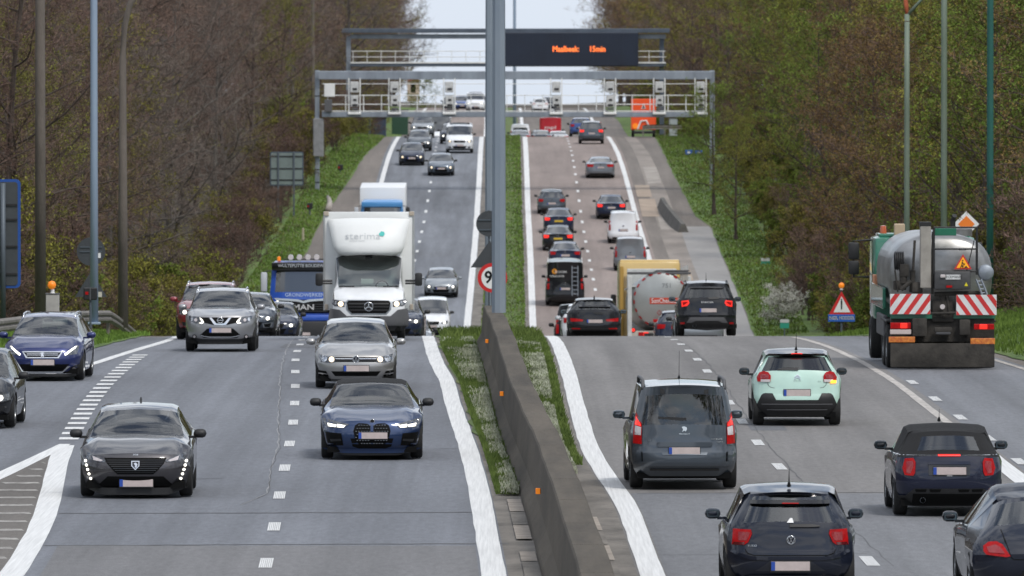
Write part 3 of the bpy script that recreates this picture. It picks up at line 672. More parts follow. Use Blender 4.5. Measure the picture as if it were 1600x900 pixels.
def clip_poly(name, poly, fy, m_, parent, off, sgn, thick=.02, grid=.07, smooth=False):
    """polygon in (x,z) laid on the curved nose or tail of a car, with a rim behind it"""
    bm = bmesh.new(); vs = [bm.verts.new((x, 0, z)) for x, z in poly]
    try: bm.faces.new(vs)
    except Exception: bm.free(); return None
    xs = [p[0] for p in poly]; zs = [p[1] for p in poly]
    def cut(lo, hi, ax):
        n = int((hi-lo)/grid); 
        for i in range(1, n+1):
            q = lo+(hi-lo)*i/(n+1); co = (q, 0, 0) if ax == 0 else (0, 0, q); no = (1, 0, 0) if ax == 0 else (0, 0, 1)
            bmesh.ops.bisect_plane(bm, geom=bm.verts[:]+bm.edges[:]+bm.faces[:], plane_co=co, plane_no=no, dist=1e-5)
    cut(min(xs), max(xs), 0); cut(min(zs), max(zs), 1)
    for v in bm.verts: v.co.y = fy(v.co.x, v.co.z)+sgn*off
    be = [e for e in bm.edges if e.is_boundary]
    ex = bmesh.ops.extrude_edge_only(bm, edges=be)
    for v in [g for g in ex['geom'] if isinstance(g, bmesh.types.BMVert)]: v.co.y -= sgn*(thick+off)
    bmesh.ops.recalc_face_normals(bm, faces=bm.faces)
    me = bpy.data.meshes.new(name); bm.to_mesh(me); bm.free()
    return link(name, me, m_, parent, 40)
def circ(cx, cz, r, n=16, rz=None): return [(cx+r*math.cos(2*math.pi*k/n), cz+(rz or r)*math.sin(2*math.pi*k/n)) for k in range(n)]
def rect(x0, z0, x1, z1): return [(x0, z0), (x1, z0), (x1, z1), (x0, z1)]
def rrect(x0, z0, x1, z1, r=.03):
    if x0 > x1: x0, x1 = x1, x0
    if z0 > z1: z0, z1 = z1, z0
    p = []
    for cx, cz, a in ((x1-r, z1-r, 0), (x0+r, z1-r, 90), (x0+r, z0+r, 180), (x1-r, z0+r, 270)):
        for k in range(4): t = R(a+k*30); p.append((cx+r*math.cos(t), cz+r*math.sin(t)))
    return p

BASE = {
 'hatch': dict(L=4.3, W=1.80, H=1.47, r=.32, fa=.86, ra=3.48, zb=.20, nose=.74, hood=1.00, cowl=1.12, header=2.02, belt0=.86, belt1=.98, roofw=.565, tail='hatch', rin=.42, wz0=1.03, wz1=1.36, tw=.80, rfall=.09),
 'suv':   dict(L=4.4, W=1.83, H=1.62, r=.35, fa=.88, ra=3.54, zb=.24, nose=.90, hood=1.10, cowl=1.15, header=2.00, belt0=.98, belt1=1.08, roofw=.60, tail='hatch', rin=.38, wz0=1.12, wz1=1.50, tw=.80, rfall=.08),
 'mpv':   dict(L=4.4, W=1.82, H=1.80, r=.33, fa=.90, ra=3.60, zb=.22, nose=.86, hood=1.12, cowl=1.05, header=1.75, belt0=1.02, belt1=1.10, roofw=.66, tail='hatch', rin=.14, wz0=1.10, wz1=1.60, tw=.80, rfall=.05),
 'van':   dict(L=5.4, W=2.02, H=2.30, r=.35, fa=.95, ra=4.20, zb=.25, nose=1.00, hood=1.30, cowl=.85, header=1.75, belt0=1.20, belt1=1.22, roofw=.86, tail='hatch', rin=.04, wz0=1.35, wz1=2.05, tw=.80, rfall=.03),
 'sedan': dict(L=4.7, W=1.84, H=1.43, r=.325, fa=.86, ra=3.68, zb=.19, nose=.72, hood=.97, cowl=1.25, header=2.10, belt0=.84, belt1=.95, roofw=.56, tail='deck', rend=3.45, rbase=4.22, deck=1.03, tw=.8, rfall=.07),
 'conv':  dict(L=4.7, W=1.85, H=1.38, r=.335, fa=.86, ra=3.72, zb=.17, nose=.72, hood=.95, cowl=1.30, header=2.05, belt0=.85, belt1=.95, roofw=.56, tail='deck', rend=3.2, rbase=3.95, deck=1.00, tw=.8, rfall=.10),
}
FEATS = {}
def make_car(name, label, cat, base, paint_m, d, xpx=None, X=None, face=-1, yaw=0.0, near=True, group=None, feats=None, fmap=None, roof_m=None, glass_m=None, rear_glass=True, **ov):
    """face=-1: nose towards the camera; +1: tail towards the camera. d = distance of the end that faces the camera"""
    p = dict(BASE[base]); p.update(ov); L, W, H, zb = p['L'], p['W'], p['H'], p['zb']; hw = W/2
    if X is None: X = px(xpx, d)
    cy = d+L/2
    cc = (LR if X < 0 else RL); hd = (cc(cy+3)-cc(cy-3))/6
    rz = -math.atan(hd)+R(yaw)+(0 if face < 0 else math.pi); sl = math.atan(slope(cy))
    # sag/crest: sit on the two axles
    za, zb_ = zr(cy-1.3), zr(cy+1.3)
    root = thing(name, label, cat, (X+hd*L/2, cy, (za+zb_)/2+.012), rz, group, rx=sl if face < 0 else -sl)
    GL = glass_m or (GLASS if near else GLASSF)
    C0 = lambda y: y-L/2
    cowl, header = p['cowl'], p['header']; hatch = p['tail'] == 'hatch'
    rtop_in = p.get('rin', .1)
    zt_r = H-p['rfall'] if hatch else p['deck']-.03
    rend = (L-rtop_in) if hatch else p['rend']
    zc = [(0, p['nose']), (cowl*.35, p['nose']+(p['hood']-p['nose'])*.62), (cowl*.7, p['nose']+(p['hood']-p['nose'])*.88), (cowl, p['hood']), (cowl+.03, p['hood']+.012), (cowl+(header-cowl)*.35, p['hood']+(H-.085-p['hood'])*.35+.030), (cowl+(header-cowl)*.68, p['hood']+(H-.085-p['hood'])*.68+.032), (header-.04, H-.080), (header+.12, H-.045), (header+.45, H-.008), ((header+rend)/2+.1, H), (rend-.3, H-p['rfall']*.6), (rend, H-p['rfall'])]
    if not hatch: zc += [(p['rbase'], p['deck']+.02), (p['rbase']+.05, p['deck']), (L-.1, p['deck']-.03), (L, p['deck']-.05)]
    beltk = [(0, p['nose']-.05), (cowl*.5, (p['nose']-.05+p['belt0'])/2+.04), (cowl, p['belt0']), (rend, p['belt1']), (L, p['belt1'] if hatch else p['deck']-.09)]
    wmaxk = [(0, hw*.90), (.45, hw*.965), (p['fa'], hw*.995), (L*.5, hw*.985), (p['ra'], hw), (L-.4, hw*.975), (L, hw*.92)]
    wsk = [(0, hw*.86), (.5, hw*.93), (cowl, hw*.95), (L*.5, hw*.96), (L-.5, hw*.945), (L, hw*.88)]
    rw = p['roofw']+p.get('rwx', .045)
    wrk = [(0, hw*.74), (cowl-.1, hw*.80), (cowl+.02, hw*.82), (header, rw+.015), ((header+rend)/2, rw+.02), (rend, rw-.02)]
    if not hatch: wrk += [(p['rbase'], hw*.78), (L, hw*.72)]
    r_w = p['r']; Ra = r_w+.055
    def zbot(y):
        for a in (p['fa'], p['ra']):
            q = abs(y-a)
            if q < Ra: return max(zb, r_w+math.sqrt(Ra*Ra-q*q))
        return zb
    # nose and tail surfaces
    zt_f = p['nose']
    Pf = p.get('Pf') or [(zb, .10), (zb+.10, .03), (zb+.25, .0), (zt_f-.22, .01), (zt_f-.06, .06), (zt_f, .12)]
    Wf = p.get('Wf') or [(zb, hw*.80), (zb+.12, hw*.88), (zb+.3, hw*.92), (zt_f-.15, hw*.92), (zt_f, hw*.86)]
    bowf, cdf, dropf = p.get('bowf', .10), p.get('cdf', .30), p.get('dropf', .05)
    if hatch:
        bz = p['belt1']
        Pr = p.get('Pr') or [(zb, .13), (zb+.10, .04), (zb+.22, 0), (zb+.38, .0), (zb+.44, .05), (bz-.04, .075), (bz+.04, .11), (zt_r-.04, rtop_in), (zt_r, rtop_in-.05)]
        Wr = p.get('Wr') or [(zb, hw*.84), (zb+.12, hw*.92), (zb+.3, hw*.95), (bz-.15, hw*.95), (bz, hw*.905), (zt_r-.12, rw+.015), (zt_r, rw-.03)]
        dropr = p.get('dropr', .05)
    else:
        Pr = p.get('Pr') or [(zb, .13), (zb+.12, .03), (zb+.26, 0), (zt_r-.35, .02), (zt_r-.08, .06), (zt_r, .05)]
        Wr = p.get('Wr') or [(zb, hw*.82), (zb+.12, hw*.90), (zb+.3, hw*.93), (zt_r-.2, hw*.92), (zt_r, hw*.84)]
        dropr = p.get('dropr', .05)
    bowr, cdr = p.get('bowr', .07), p.get('cdr', .22)
    def surf(P_, W_, bow, cd, front):
        def f(x, z):
            t = min(1.0, abs(x)/lerpk(W_, z)); q = lerpk(P_, z)+bow*t*t+cd*t**7
            return C0(q) if front else C0(L-q)
        return f
    Ff, Fr = surf(Pf, Wf, bowf, cdf, True), surf(Pr, Wr, bowr, cdr, False)
    def ring(front):
        W_ = Wf if front else Wr; F_ = Ff if front else Fr; zt, dr = (zt_f, dropf) if front else (zt_r, dropr); pts = []
        ztc = zt-dr
        if front or not hatch:
            zz = [zb, zb+.4*(ztc-zb), zb+.72*(ztc-zb), ztc-.03, ztc]; m_ = 4; fx = [.96, .90, .78, .42, 0]
        else:
            z4 = p['belt1']+.03; zz = [zb, zb+.4*(z4-zb), zb+.7*(z4-zb), z4-.03, z4, z4+(ztc-z4)*.86, ztc]; m_ = 6; fx = [.86, .45, 0]
        for z in zz: x = lerpk(W_, z); pts.append((x, F_(x, z), z))
        wt = lerpk(W_, ztc)
        for f_ in fx:
            z = zt-dr*f_*f_; x = wt*f_; pts.append((x, F_(x*lerpk(W_, z)/max(wt, .01), z), z))
        return pts
    def section(y):
        b0 = zbot(y); zs = lerpk(beltk, y); wm, ws, wr = lerpk(wmaxk, y), lerpk(wsk, y), lerpk(wrk, y); zt = lerpk(zc, y); tp = max(zs+.045, zt-.035)
        z4 = zs+.02; z6 = z4+(tp-z4)*(.93 if zt-zs > .2 else .86); lowx = wm-.05
        s_ = zs-b0
        pts = [(lowx if b0 < zb+.02 else wm-.005, b0), (wm-.004, b0+.38*s_), (wm, b0+.72*s_ if b0 < zb+.02 else b0+.6*s_), (ws, zs), (min(ws, ws-.03), z4)]
        pts += [(pts[4][0]+(wr-pts[4][0])*.84, z4+(z6-z4)*.84), (wr, z6), (wr*.86, z6+(zt-z6)*.55), (wr*.45, zt-.012), (0, zt)]
        if .5 < y < cowl-.05: pts[7] = (pts[7][0], pts[7][1]+.016); pts[6] = (pts[6][0], pts[6][1]-.004)
        return [(x, C0(y), z) for x, z in pts]
    ysx = set()
    for a in (p['fa'], p['ra']):
        for k in range(9): ysx.add(round(a+Ra*math.cos(math.pi*k/8)*.999, 3))
    bp = p.get('bp', cowl+(rend-cowl)*.50); cp = p.get('cp', rend-.38 if hatch else rend+.15); ap = cowl+.30
    ysx |= {round(q, 3) for q in (cowl-.03, cowl, cowl+.03, header-.04, header, header+.12, header+.45, bp-.05, bp+.05, cp, ap, cowl*.7, cowl+(header-cowl)*.18, cowl+(header-cowl)*.35, cowl+(header-cowl)*.52, cowl+(header-cowl)*.68, cowl+(header-cowl)*.85, (header+rend)/2, rend-.3)}
    if not hatch: ysx |= {round(q, 3) for q in (rend, p['rbase'], p['rbase']+.05, L-.55)}
    for k in range(1, 12): ysx.add(round(.5+(L-1.0)*k/12, 3))
    cornf = max(q[1] for q in ring(True))+L/2; cornr = min(q[1] for q in ring(False))+L/2
    ylo, yhi = max(.44, min(cornf+.02, .52)), (L-.46 if not hatch else min(L-.42, L-rtop_in-.12 if rtop_in > .2 else L-.36))
    if hatch and rtop_in > .2: yhi = min(yhi, rend-.05)
    yl = []
    for y in sorted(ysx):
        if ylo <= y <= yhi and (not yl or y-yl[-1] > .018): yl.append(y)
    rows = [ring(True)]+[section(y) for y in yl]+[ring(False)]; yy = [0]+yl+[L]
    parts = {}
    def face(cls, quad): parts.setdefault(cls, MB()).add(quad, [(0, 1, 2, 3)])
    soft = p.get('soft', False)
    for i in range(len(rows)-1):
        ym = (yy[i]+yy[i+1])/2; last = i == len(rows)-2
        if last: ym = yy[i]+.06
        for j in range(9):
            q = [rows[i][j], rows[i+1][j], rows[i+1][j+1], rows[i][j+1]]; cls = 'body_shell'
            cab = cowl < ym < (rend if hatch else p['rbase'])
            if cab and j >= 6 and ym < header-.02: cls = 'windscreen'
            elif not hatch and j >= 6 and rend < ym < p['rbase']: cls = 'soft_top' if soft else 'rear_window'
            elif cab and j >= 6: cls = 'soft_top' if soft else 'roof'
            elif soft and cab and j >= 4 and ym > cp-.25: cls = 'soft_top'
            elif j == 4 and ap < ym < bp-.05: cls = 'side_window'
            elif j == 4 and bp+.05 < ym < cp and not p.get('panel'): cls = 'side_window'
            elif j == 4 and cab and bp-.05 <= ym <= bp+.05: cls = 'door_pillar'
            elif j <= 0 and p.get('clad') : cls = 'sill_cladding'
            two = cls in ('side_window', 'door_pillar', 'sill_cladding') or (cls == 'soft_top' and j < 6)
            k1 = (cls, 'a', ym < bp if cls == 'side_window' else 0) if two else cls; k2 = (cls, 'b', ym < bp if cls == 'side_window' else 0) if two else cls
            face(k1, q); face(k2, [(-a, b, c) for a, b, c in q[::-1]])
    def weld(cls, mb, m_, nm=None, ang=50):
        me = bpy.data.meshes.new(nm or cls); me.from_pydata(mb.v, [], mb.f)
        bm = bmesh.new(); bm.from_mesh(me); bmesh.ops.remove_doubles(bm, verts=bm.verts, dist=.0008); bmesh.ops.recalc_face_normals(bm, faces=bm.faces)
        bm.to_mesh(me); bm.free(); return link(nm or cls, me, m_, root, ang)
    # nose / tail grids
    tcol = [-1, -.975, -.93, -.87, -.78, -.66, -.5, -.33, -.16, 0, .16, .33, .5, .66, .78, .87, .93, .975, 1]
    def fascia(front):
        W_, F_, zt, dr = (Wf, Ff, zt_f, dropf) if front else (Wr, Fr, zt_r, dropr); tt = list(tcol); zsplit = None; hole = False
        if front or not hatch: vv = [k/9 for k in range(10)]
        else:
            hole = rear_glass and not p.get('solid_tail'); tw = p['tw']; tt = sorted(set([t for t in tcol if abs(abs(t)-tw) > .03]+[-tw, tw]))
            v0, v1 = (p['wz0']-zb)/(zt-zb), (p['wz1']-zb)/(zt-zb); vs_ = p.get('split', .62); v2 = (vs_-zb)/(zt-zb)
            vv = sorted(set([0, v2*.3, v2*.55, v2*.8, v2, v2+(v0-v2)*.33, v2+(v0-v2)*.66, v0, v0+(v1-v0)*.5, v1, 1]))
        g = []
        for v in vv:
            rw_ = []
            for t in tt:
                z = zb+v*(zt-dr*t*t-zb); x = t*lerpk(W_, z); rw_.append((x, F_(x, z), z))
            g.append(rw_)
        A, B, Cw = MB(), MB(), MB()
        for i in range(len(vv)-1):
            for k in range(len(tt)-1):
                q = [g[i][k], g[i][k+1], g[i+1][k+1], g[i+1][k]]; tgt = A
                if not front and hatch:
                    tgt = A if vv[i+1] <= v2+1e-6 else B
                    if hole and vv[i] >= v0-1e-6 and vv[i+1] <= v1+1e-6 and abs(tt[k]+tt[k+1])/2 < tw: tgt = Cw
                tgt.add(q, [(0, 1, 2, 3)])
        weld('front_bumper' if front else 'rear_bumper', A, p.get('bump_m') or paint_m)
        if B.v: weld('tailgate', B, p.get('gate_m') or paint_m)
        if Cw.v: weld('rear_window', Cw, p.get('rglass_m') or GL)
    fascia(True); fascia(False)
    for cls, mb in parts.items():
        if isinstance(cls, tuple): cls = cls[0]
        m_ = {'windscreen': GL, 'rear_window': GL, 'side_window': GL if near else GLASSF, 'roof': roof_m or paint_m, 'soft_top': FABRIC, 'door_pillar': GLOSSBLK, 'sill_cladding': BLK}.get(cls, paint_m)
        weld(cls, mb, m_)
        if cls == 'roof' and near: 
            mb2 = MB(); mb2.v = [(x*.97, y, z-.035) for x, y, z in mb.v]; mb2.f = list(mb.f); weld('headliner', mb2, SEATM)
    # belly, wheels, mirrors
    MB().box((0, 0, zb+.01), (W*.86, L-.40, .10)).box((0, 0, zb+.16), (W*.56, L-.7, .3)).build('underbody', GRILLE, root)
    tw_ = p.get('tyre', .21)
    for s_ in (-1, 1):
        for a in (p['fa'], p['ra']):
            add_wheel(root, s_*(hw-.025-tw_/2), C0(a), r_w, tw_)
        mz = p.get('mz', p['belt0']+.12); mx_ = hw*.95
        mb = MB().bbox((s_*(mx_+.13), C0(cowl+.42), mz), (.21, .15, .145), .062)
        mb.box((s_*(mx_+.01), C0(cowl+.44), mz-.06), (.12, .05, .04))
        mo = mb.build('door_mirror', p.get('mir_m') or BLK, root, 60)
        if near: MB().bbox((s_*(mx_+.13), C0(cowl+.483), mz), (.17, .008, .10), .004).build('mirror_glass', MIRG, mo)
    if near:
        f0, b0 = cowl+.1, rend-.15 if hatch else p['rbase']-.1
        MB().box((0, C0((f0+b0)/2), .40), (W*.78, b0-f0, .30)).build('cabin_floor', SEATM, root)
        MB().bbox((0, C0(cowl+.22), p['hood']-.10), (W*.78, .5, .16), .06).build('dashboard', SEATM, root, 40)
        sw = MB(); sw.lathe([(.17+.018*math.cos(a), .018*math.sin(a)) for a in [k*math.pi/3 for k in range(7)]], 18, 'y', (.36, C0(cowl+.52), p['hood']-.02)); sw.build('steering_wheel', SEATM, root, True)
        bh = p['hood']
        for yb in ((cowl+1.35), (cowl+2.15)):
            if yb > b0-.05: continue
            for sx in ((-.36, .36) if yb < cowl+1.6 else (-.42, 0, .42)):
                st = MB().bbox((sx, C0(yb), bh-.24), (.46 if yb < cowl+1.6 else .36, .14, .46), .06)
                hz_ = bh+(.11 if yb < cowl+1.6 else .03); st.bbox((sx, C0(yb)+.03, hz_), (.25, .10, .17), .045).tube([(sx-.05, C0(yb)+.03, bh), (sx-.05, C0(yb)+.03, bh+.12)], .008, 5).tube([(sx+.05, C0(yb)+.03, bh), (sx+.05, C0(yb)+.03, bh+.12)], .008, 5)
                st.build('seat', SEATM, root, 40)
        if not soft or True:
            MB().bbox((0, C0(header-.12), H-.17), (.20, .03, .06), .015).build('rear_view_mirror', BLK, root, 40)
    car = dict(root=root, Ff=Ff, Fr=Fr, p=p, C0=C0, L=L, W=W, H=H, hw=hw, near=near, paint=paint_m, face=face)
    if p.get('rails'):
        for s_ in (-1, 1):
            rl = MB(); y0, y1 = header+.15, rend-.25; x = s_*(rw-.03); zz = H+p.get('rail_h', -.015)
            rl.tube([(x, C0(y0), H-.11), (x, C0(y0+.12), zz-.01), (x, C0((y0+y1)/2), zz+.01), (x, C0(y1-.12), zz-.01), (x, C0(y1), H-.13)], p.get('rail_r', .018), 6); rl.build('roof_rail', p.get('rail_m') or GREYPL, root, True)
    if p.get('ant') is not None:
        y0, h, th = p['ant']; MB().tube([(0, C0(y0), H-.03), (0, C0(y0)+.04, H+.03)], [.03, .012], 6).tube([(0, C0(y0)+.04, H+.02), (0, C0(y0)+.04+h*.25*(1 if True else 0), H+h)], [.007*th, .003*th], 5).build('antenna', BLK, root)
    if feats: feats(car)
    return car
# feature helpers ----------------------------------------------------
class FX:
    """draws features on the nose (front) or tail, in metres or in pixels of an enlarged view of the photo"""
    def __init__(s, car, front, cx=0, gy=0, sc_=1.0, tilt=.045):
        s.c = car; s.f = front; s.cx, s.gy, s.s = cx, gy, sc_; s.sgn = -1 if front else 1; s.F = car['Ff'] if front else car['Fr']; s.k = 1 if front else -1
    def m(s, pts): return [((x-s.cx)/s.s*s.k, (s.gy-y)/s.s) for x, y in pts]
    def poly(s, name, pts, m_, off=.006, parent=None, thick=.015, raw=False, mir=False, grid=.07):
        q = pts if raw else s.m(pts); par = parent or s.c['root']
        o = clip_poly(name, q, s.F, m_, par, off, s.sgn, thick, grid)
        if mir: 
            o2 = clip_poly(name, [(-x, z) for x, z in q][::-1], s.F, m_, parent if parent and parent == s.c['root'] else s.c['root'], off, s.sgn, thick, grid); return o, o2
        return o
    def pair(s, *a, **k): k['mir'] = True; return s.poly(*a, **k)
    def sym(s, name, half, m_, off=.006, **k):
        q = s.m(half); k['raw'] = True
        return s.poly(name, q+[(-x, z) for x, z in q[::-1]], m_, off, **k)
    def strip(s, name, half, w, m_, off=.006, full=False, **k):
        """a thin band following a line (its left half, mirrored) across the nose or tail"""
        q = s.m(half); w = w/s.s
        q = q if full else q+[(-x, z) for x, z in q[::-1]]
        up, dn = [], []
        for i, (x, z) in enumerate(q):
            a, b = q[max(0, i-1)], q[min(len(q)-1, i+1)]; dx, dz = b[0]-a[0], b[1]-a[1]; l = math.hypot(dx, dz) or 1
            up.append((x-dz/l*w/2, z+dx/l*w/2)); dn.append((x+dz/l*w/2, z-dx/l*w/2))
        bm = bmesh.new(); n = 6; P2 = []
        for i in range(len(q)-1):
            for t in range(n if i < len(q)-2 else n+1):
                u = t/n; P2.append([(up[i][0]+(up[i+1][0]-up[i][0])*u, up[i][1]+(up[i+1][1]-up[i][1])*u), (dn[i][0]+(dn[i+1][0]-dn[i][0])*u, dn[i][1]+(dn[i+1][1]-dn[i][1])*u)])
        mb = MB()
        for a, b in P2:
            for (x, z) in (a, b): mb.v.append((x, s.F(x, z)+s.sgn*off, z))
            for (x, z) in (a, b): mb.v.append((x, s.F(x, z)-s.sgn*.012, z))
        for i in range(len(P2)-1):
            o = 4*i; mb.f += [(o, o+4, o+5, o+1), (o, o+2, o+6, o+4), (o+1, o+5, o+7, o+3)]
        bm.free(); return mb.build(name, m_, k.get('parent') or s.c['root'])
    def plate(s, x0, y0, x1, y1, raw=False, frame=True):
        if raw: a, b = (x0, y0), (x1, y1)
        else: a, b = s.m([(x0, y0)])[0], s.m([(x1, y1)])[0]
        xa, xb = min(a[0], b[0]), max(a[0], b[0]); za, zb_ = min(a[1], b[1]), max(a[1], b[1])
        yb = s.F((xa+xb)/2, (za+zb_)/2)+s.sgn*.02
        fr = MB().box(((xa+xb)/2, yb, (za+zb_)/2-.005), (xb-xa+.02, .014, zb_-za+.03)).build('licence_plate', BLK, s.c['root'])
        MB().box(((xa+xb)/2, yb+s.sgn*.009, (za+zb_)/2), (xb-xa, .008, zb_-za)).build('plate_face', PLATE, fr)
        bw = (xb-xa)*.10; xx = (xa+bw/2) if s.f else (xb-bw/2)
        MB().box((xx, yb+s.sgn*.014, (za+zb_)/2), (bw, .006, zb_-za-.004)).build('plate_band', PLBLUE, fr)
    def text(s, t, cx, cy, h, m_=None, sx=1.0, off=.012, raw=False, name='lettering'):
        x, z = (cx, cy) if raw else s.m([(cx, cy)])[0]; hh = h if raw else h/s.s
        v, f = text_verts(t, hh*1.4); mb = MB(); k = 1 if s.f else -1
        mb.add([(x+a*sx*k, s.F(x+a*sx*k, z+b)+s.sgn*off, z+b) for a, b in v], f); return mb.build(name, m_ or CHROME, s.c['root'])
    def ringb(s, name, cx, cy, r, m_=CHROME, back=GLOSSBLK, w=.16, off=.022):
        x, z = s.m([(cx, cy)])[0]; r = r/s.s; y = s.F(x, z)+s.sgn*off
        o = MB(); o.lathe([(0, 0), (r, 0), (r, -s.sgn*.02)], 22, 'y', (x, y, z)); b = o.build(name, back, s.c['root'], 30)
        q = MB(); q.lathe([(r*(1-w), s.sgn*.004), (r*(1-w*.5), s.sgn*.008), (r, s.sgn*.003)], 22, 'y', (x, y, z)); q.build('badge_ring', m_, b, True)
        return b, x, y+s.sgn*.006, z, r
    def strokes(s, par, x, y, z, r, segs, m_=CHROME, wd=.14):
        mb = MB()
        for a, b in segs:
            dx, dz = b[0]-a[0], b[1]-a[1]; l = math.hypot(dx, dz); ang = math.atan2(dz, dx)
            mb.box((x+r*(a[0]+b[0])/2, y, z+r*(a[1]+b[1])/2), (l*r+wd*r*.3, .006, wd*r), (0, -ang, 0))
        mb.build('badge_mark', m_, par)
    def vw(s, cx, cy, r):
        b, x, y, z, rr = s.ringb('badge', cx, cy, r, back=mat('badge_blue_black', (.01, .012, .02), .25)); s.strokes(b, x, y, z, rr, [((-.38,.78),(0,.12)),((.38,.78),(0,.12)),((-.80,.35),(-.36,-.72)),((-.36,-.72),(0,.0)),((0,.0),(.36,-.72)),((.36,-.72),(.80,.35))])
    def star(s, cx, cy, r):
        b, x, y, z, rr = s.ringb('badge', cx, cy, r, w=.12); s.strokes(b, x, y, z, rr, [((0,0),(0,.92)),((0,0),(-.8,-.46)),((0,0),(.8,-.46))], wd=.18)
# generic light sets for cars farther away ---------------------------
def far_front(lit=True, chrome=False, lamp=None):
    def f(c):
        s = FX(c, True); hw, p = c['hw'], c['p']; n = p['nose']; zb = p['zb']
        s.pair('headlight', [(-hw*.88, n-.07), (-hw*.56, n-.12), (-hw*.50, n-.20), (-hw*.72, n-.22), (-hw*.88, n-.19)], LAMPG, raw=True, off=.008)
        if lit: s.pair('headlight_bulb', circ(-hw*.70, n-.15, .058, 10), lamp or LAMPON, raw=True, off=.016)
        g = s.poly('grille', [(-hw*.46, n-.10), (hw*.46, n-.10), (hw*.38, n-.25), (-hw*.38, n-.25)], GRILLE, raw=True, off=.007)
        if chrome: s.poly('grille_bar', [(-hw*.46, n-.115), (hw*.46, n-.115), (hw*.45, n-.135), (-hw*.45, n-.135)], CHROME, raw=True, off=.014)
        s.poly('lower_intake', [(-hw*.52, zb+.26), (hw*.52, zb+.26), (hw*.42, zb+.10), (-hw*.42, zb+.10)], GRILLE, raw=True, off=.007)
        s.poly('bumper_lip', [(-hw*.80, zb+.08), (hw*.80, zb+.08), (hw*.70, zb+.005), (-hw*.70, zb+.005)], BLK, raw=True, off=.009)
        s.pair('fog_recess', [(-hw*.80, zb+.24), (-hw*.60, zb+.23), (-hw*.62, zb+.12), (-hw*.76, zb+.14)], BLK, raw=True, off=.008)
        s.plate(-.26, zb+.26, .26, zb+.365, raw=True)
        s.ringb('badge', 0, -(n-.165), .05)
    return f
def far_rear(on=False, yellow=False, deck=False, tl=None, wide=False, white_plate=True):
    def f(c):
        s = FX(c, False); hw, p = c['hw'], c['p']; bz = p['belt1'] if not deck else p['deck']-.06; zb = p['zb']; m_ = REDON if on else REDL
        if tl == 'vert': s.pair('tail_light', [(hw*.90, bz+.25), (hw*.80, bz+.20), (hw*.80, bz-.32), (hw*.92, bz-.34)], m_, raw=True, off=.012)
        else: s.pair('tail_light', [(hw*.91, bz-.03), (hw*(.45 if wide else .56), bz-.05), (hw*(.48 if wide else .60), bz-.20), (hw*.90, bz-.22)], m_, raw=True, off=.012)
        s.poly('bumper_lip', [(-hw*.72, zb+.16), (hw*.72, zb+.16), (hw*.66, zb+.01), (-hw*.66, zb+.01)], BLK, raw=True, off=.008)
        zp = bz-.30 if deck else bz-.36; zp = max(zp, zb+.22)
        s.plate(-.26, zp, .26, zp+.11, raw=True)
        if yellow: MB().box((0, s.F(0, zp)+.052, zp+.055), (.50, .006, .105)).build('yellow_plate', mat('plate_yellow', (.62, .42, .03), .5), c['root'])
        s.ringb('badge', 0, -(bz-.06), .045)
        if not deck:
            zt = c['H']-p['rfall']-.02
            s.poly('brake_light', rect(-.16, zt-.06, .16, zt-.035), m_, raw=True, off=.012)
    return f
# ------------------------------------------------------------------ the cars one by one
P_GREY = paint('dark_grey', (.050, .047, .052), .55); P_BLUE = paint('deep_blue', (.008, .028, .092), .5); P_SILV = paint('silver', (.33, .325, .32), .7)
P_SBLUE = paint('royal_blue', (.008, .017, .105), .45); P_NSIL = paint('warm_silver', (.30, .30, .31), .7); P_RED = paint('red', (.22, .012, .018), .2)
P_NAVY = paint('navy', (.010, .016, .040), .45); P_BLACK = paint('black', (.007, .0075, .010), .2); P_SLATE = paint('slate', (.055, .068, .084), .45)
P_MINT = paint('mint', (.46, .66, .57), .0); P_WHITE = paint('white', (.74, .75, .77), .0); P_CBLUE = paint('car_blue', (.02, .06, .22), .4)
P_LGREY = paint('light_grey', (.24, .26, .28), .5); P_POLO = paint('blue_black', (.010, .013, .024), .4); P_DRED = paint('van_red', (.45, .012, .025), .0)
def ft_308(c):
    s = FX(c, True, 553, 832, 480)
    for o in s.pair('headlight', [(158,474),(205,490),(322,535),(316,553),(268,550),(166,526)], LAMPG): pass
    s.pair('headlight_lens', [(215,503),(300,536),(285,545),(225,536)], CLEARL, off=.010)
    for x, y in ((160,545),(168,578),(178,612),(189,646),(202,682)): s.pair('daytime_light', circ(x, y, 11, 10), LAMPON, off=.010)
    g = s.sym('grille', [(310,517),(332,562),(380,615),(415,645)], GRILLE)
    for k, y in enumerate(range(532, 640, 16)): s.poly('grille_slat', rect(330+max(0, (y-545)*.95), y, 776-max(0, (y-545)*.95), y+5), GLOSSBLK, off=.014, parent=g, grid=.2)
    b = s.poly('badge', [(521,540),(585,540),(584,580),(553,611),(522,580)], CHROME, off=.022); s.poly('badge_field', [(528,547),(578,547),(577,577),(553,602),(529,577)], GLOSSBLK, off=.026, parent=b); s.poly('badge_mark', [(540,560),(556,553),(570,566),(562,592),(548,590),(552,575)], CHROME, off=.030, parent=b)
    s.sym('lower_intake', [(335,662),(255,738)], GRILLE); s.sym('bumper_lip', [(150,752),(190,772),(280,800),(300,806)], BLK, off=.004)
    s.pair('cheek_panel', [(150,500),(175,540),(212,700),(160,720),(128,600)], c['paint'], off=.003)
    s.plate(430, 684, 689, 741); s.text('308', 553, 494, 13, sx=1.6)
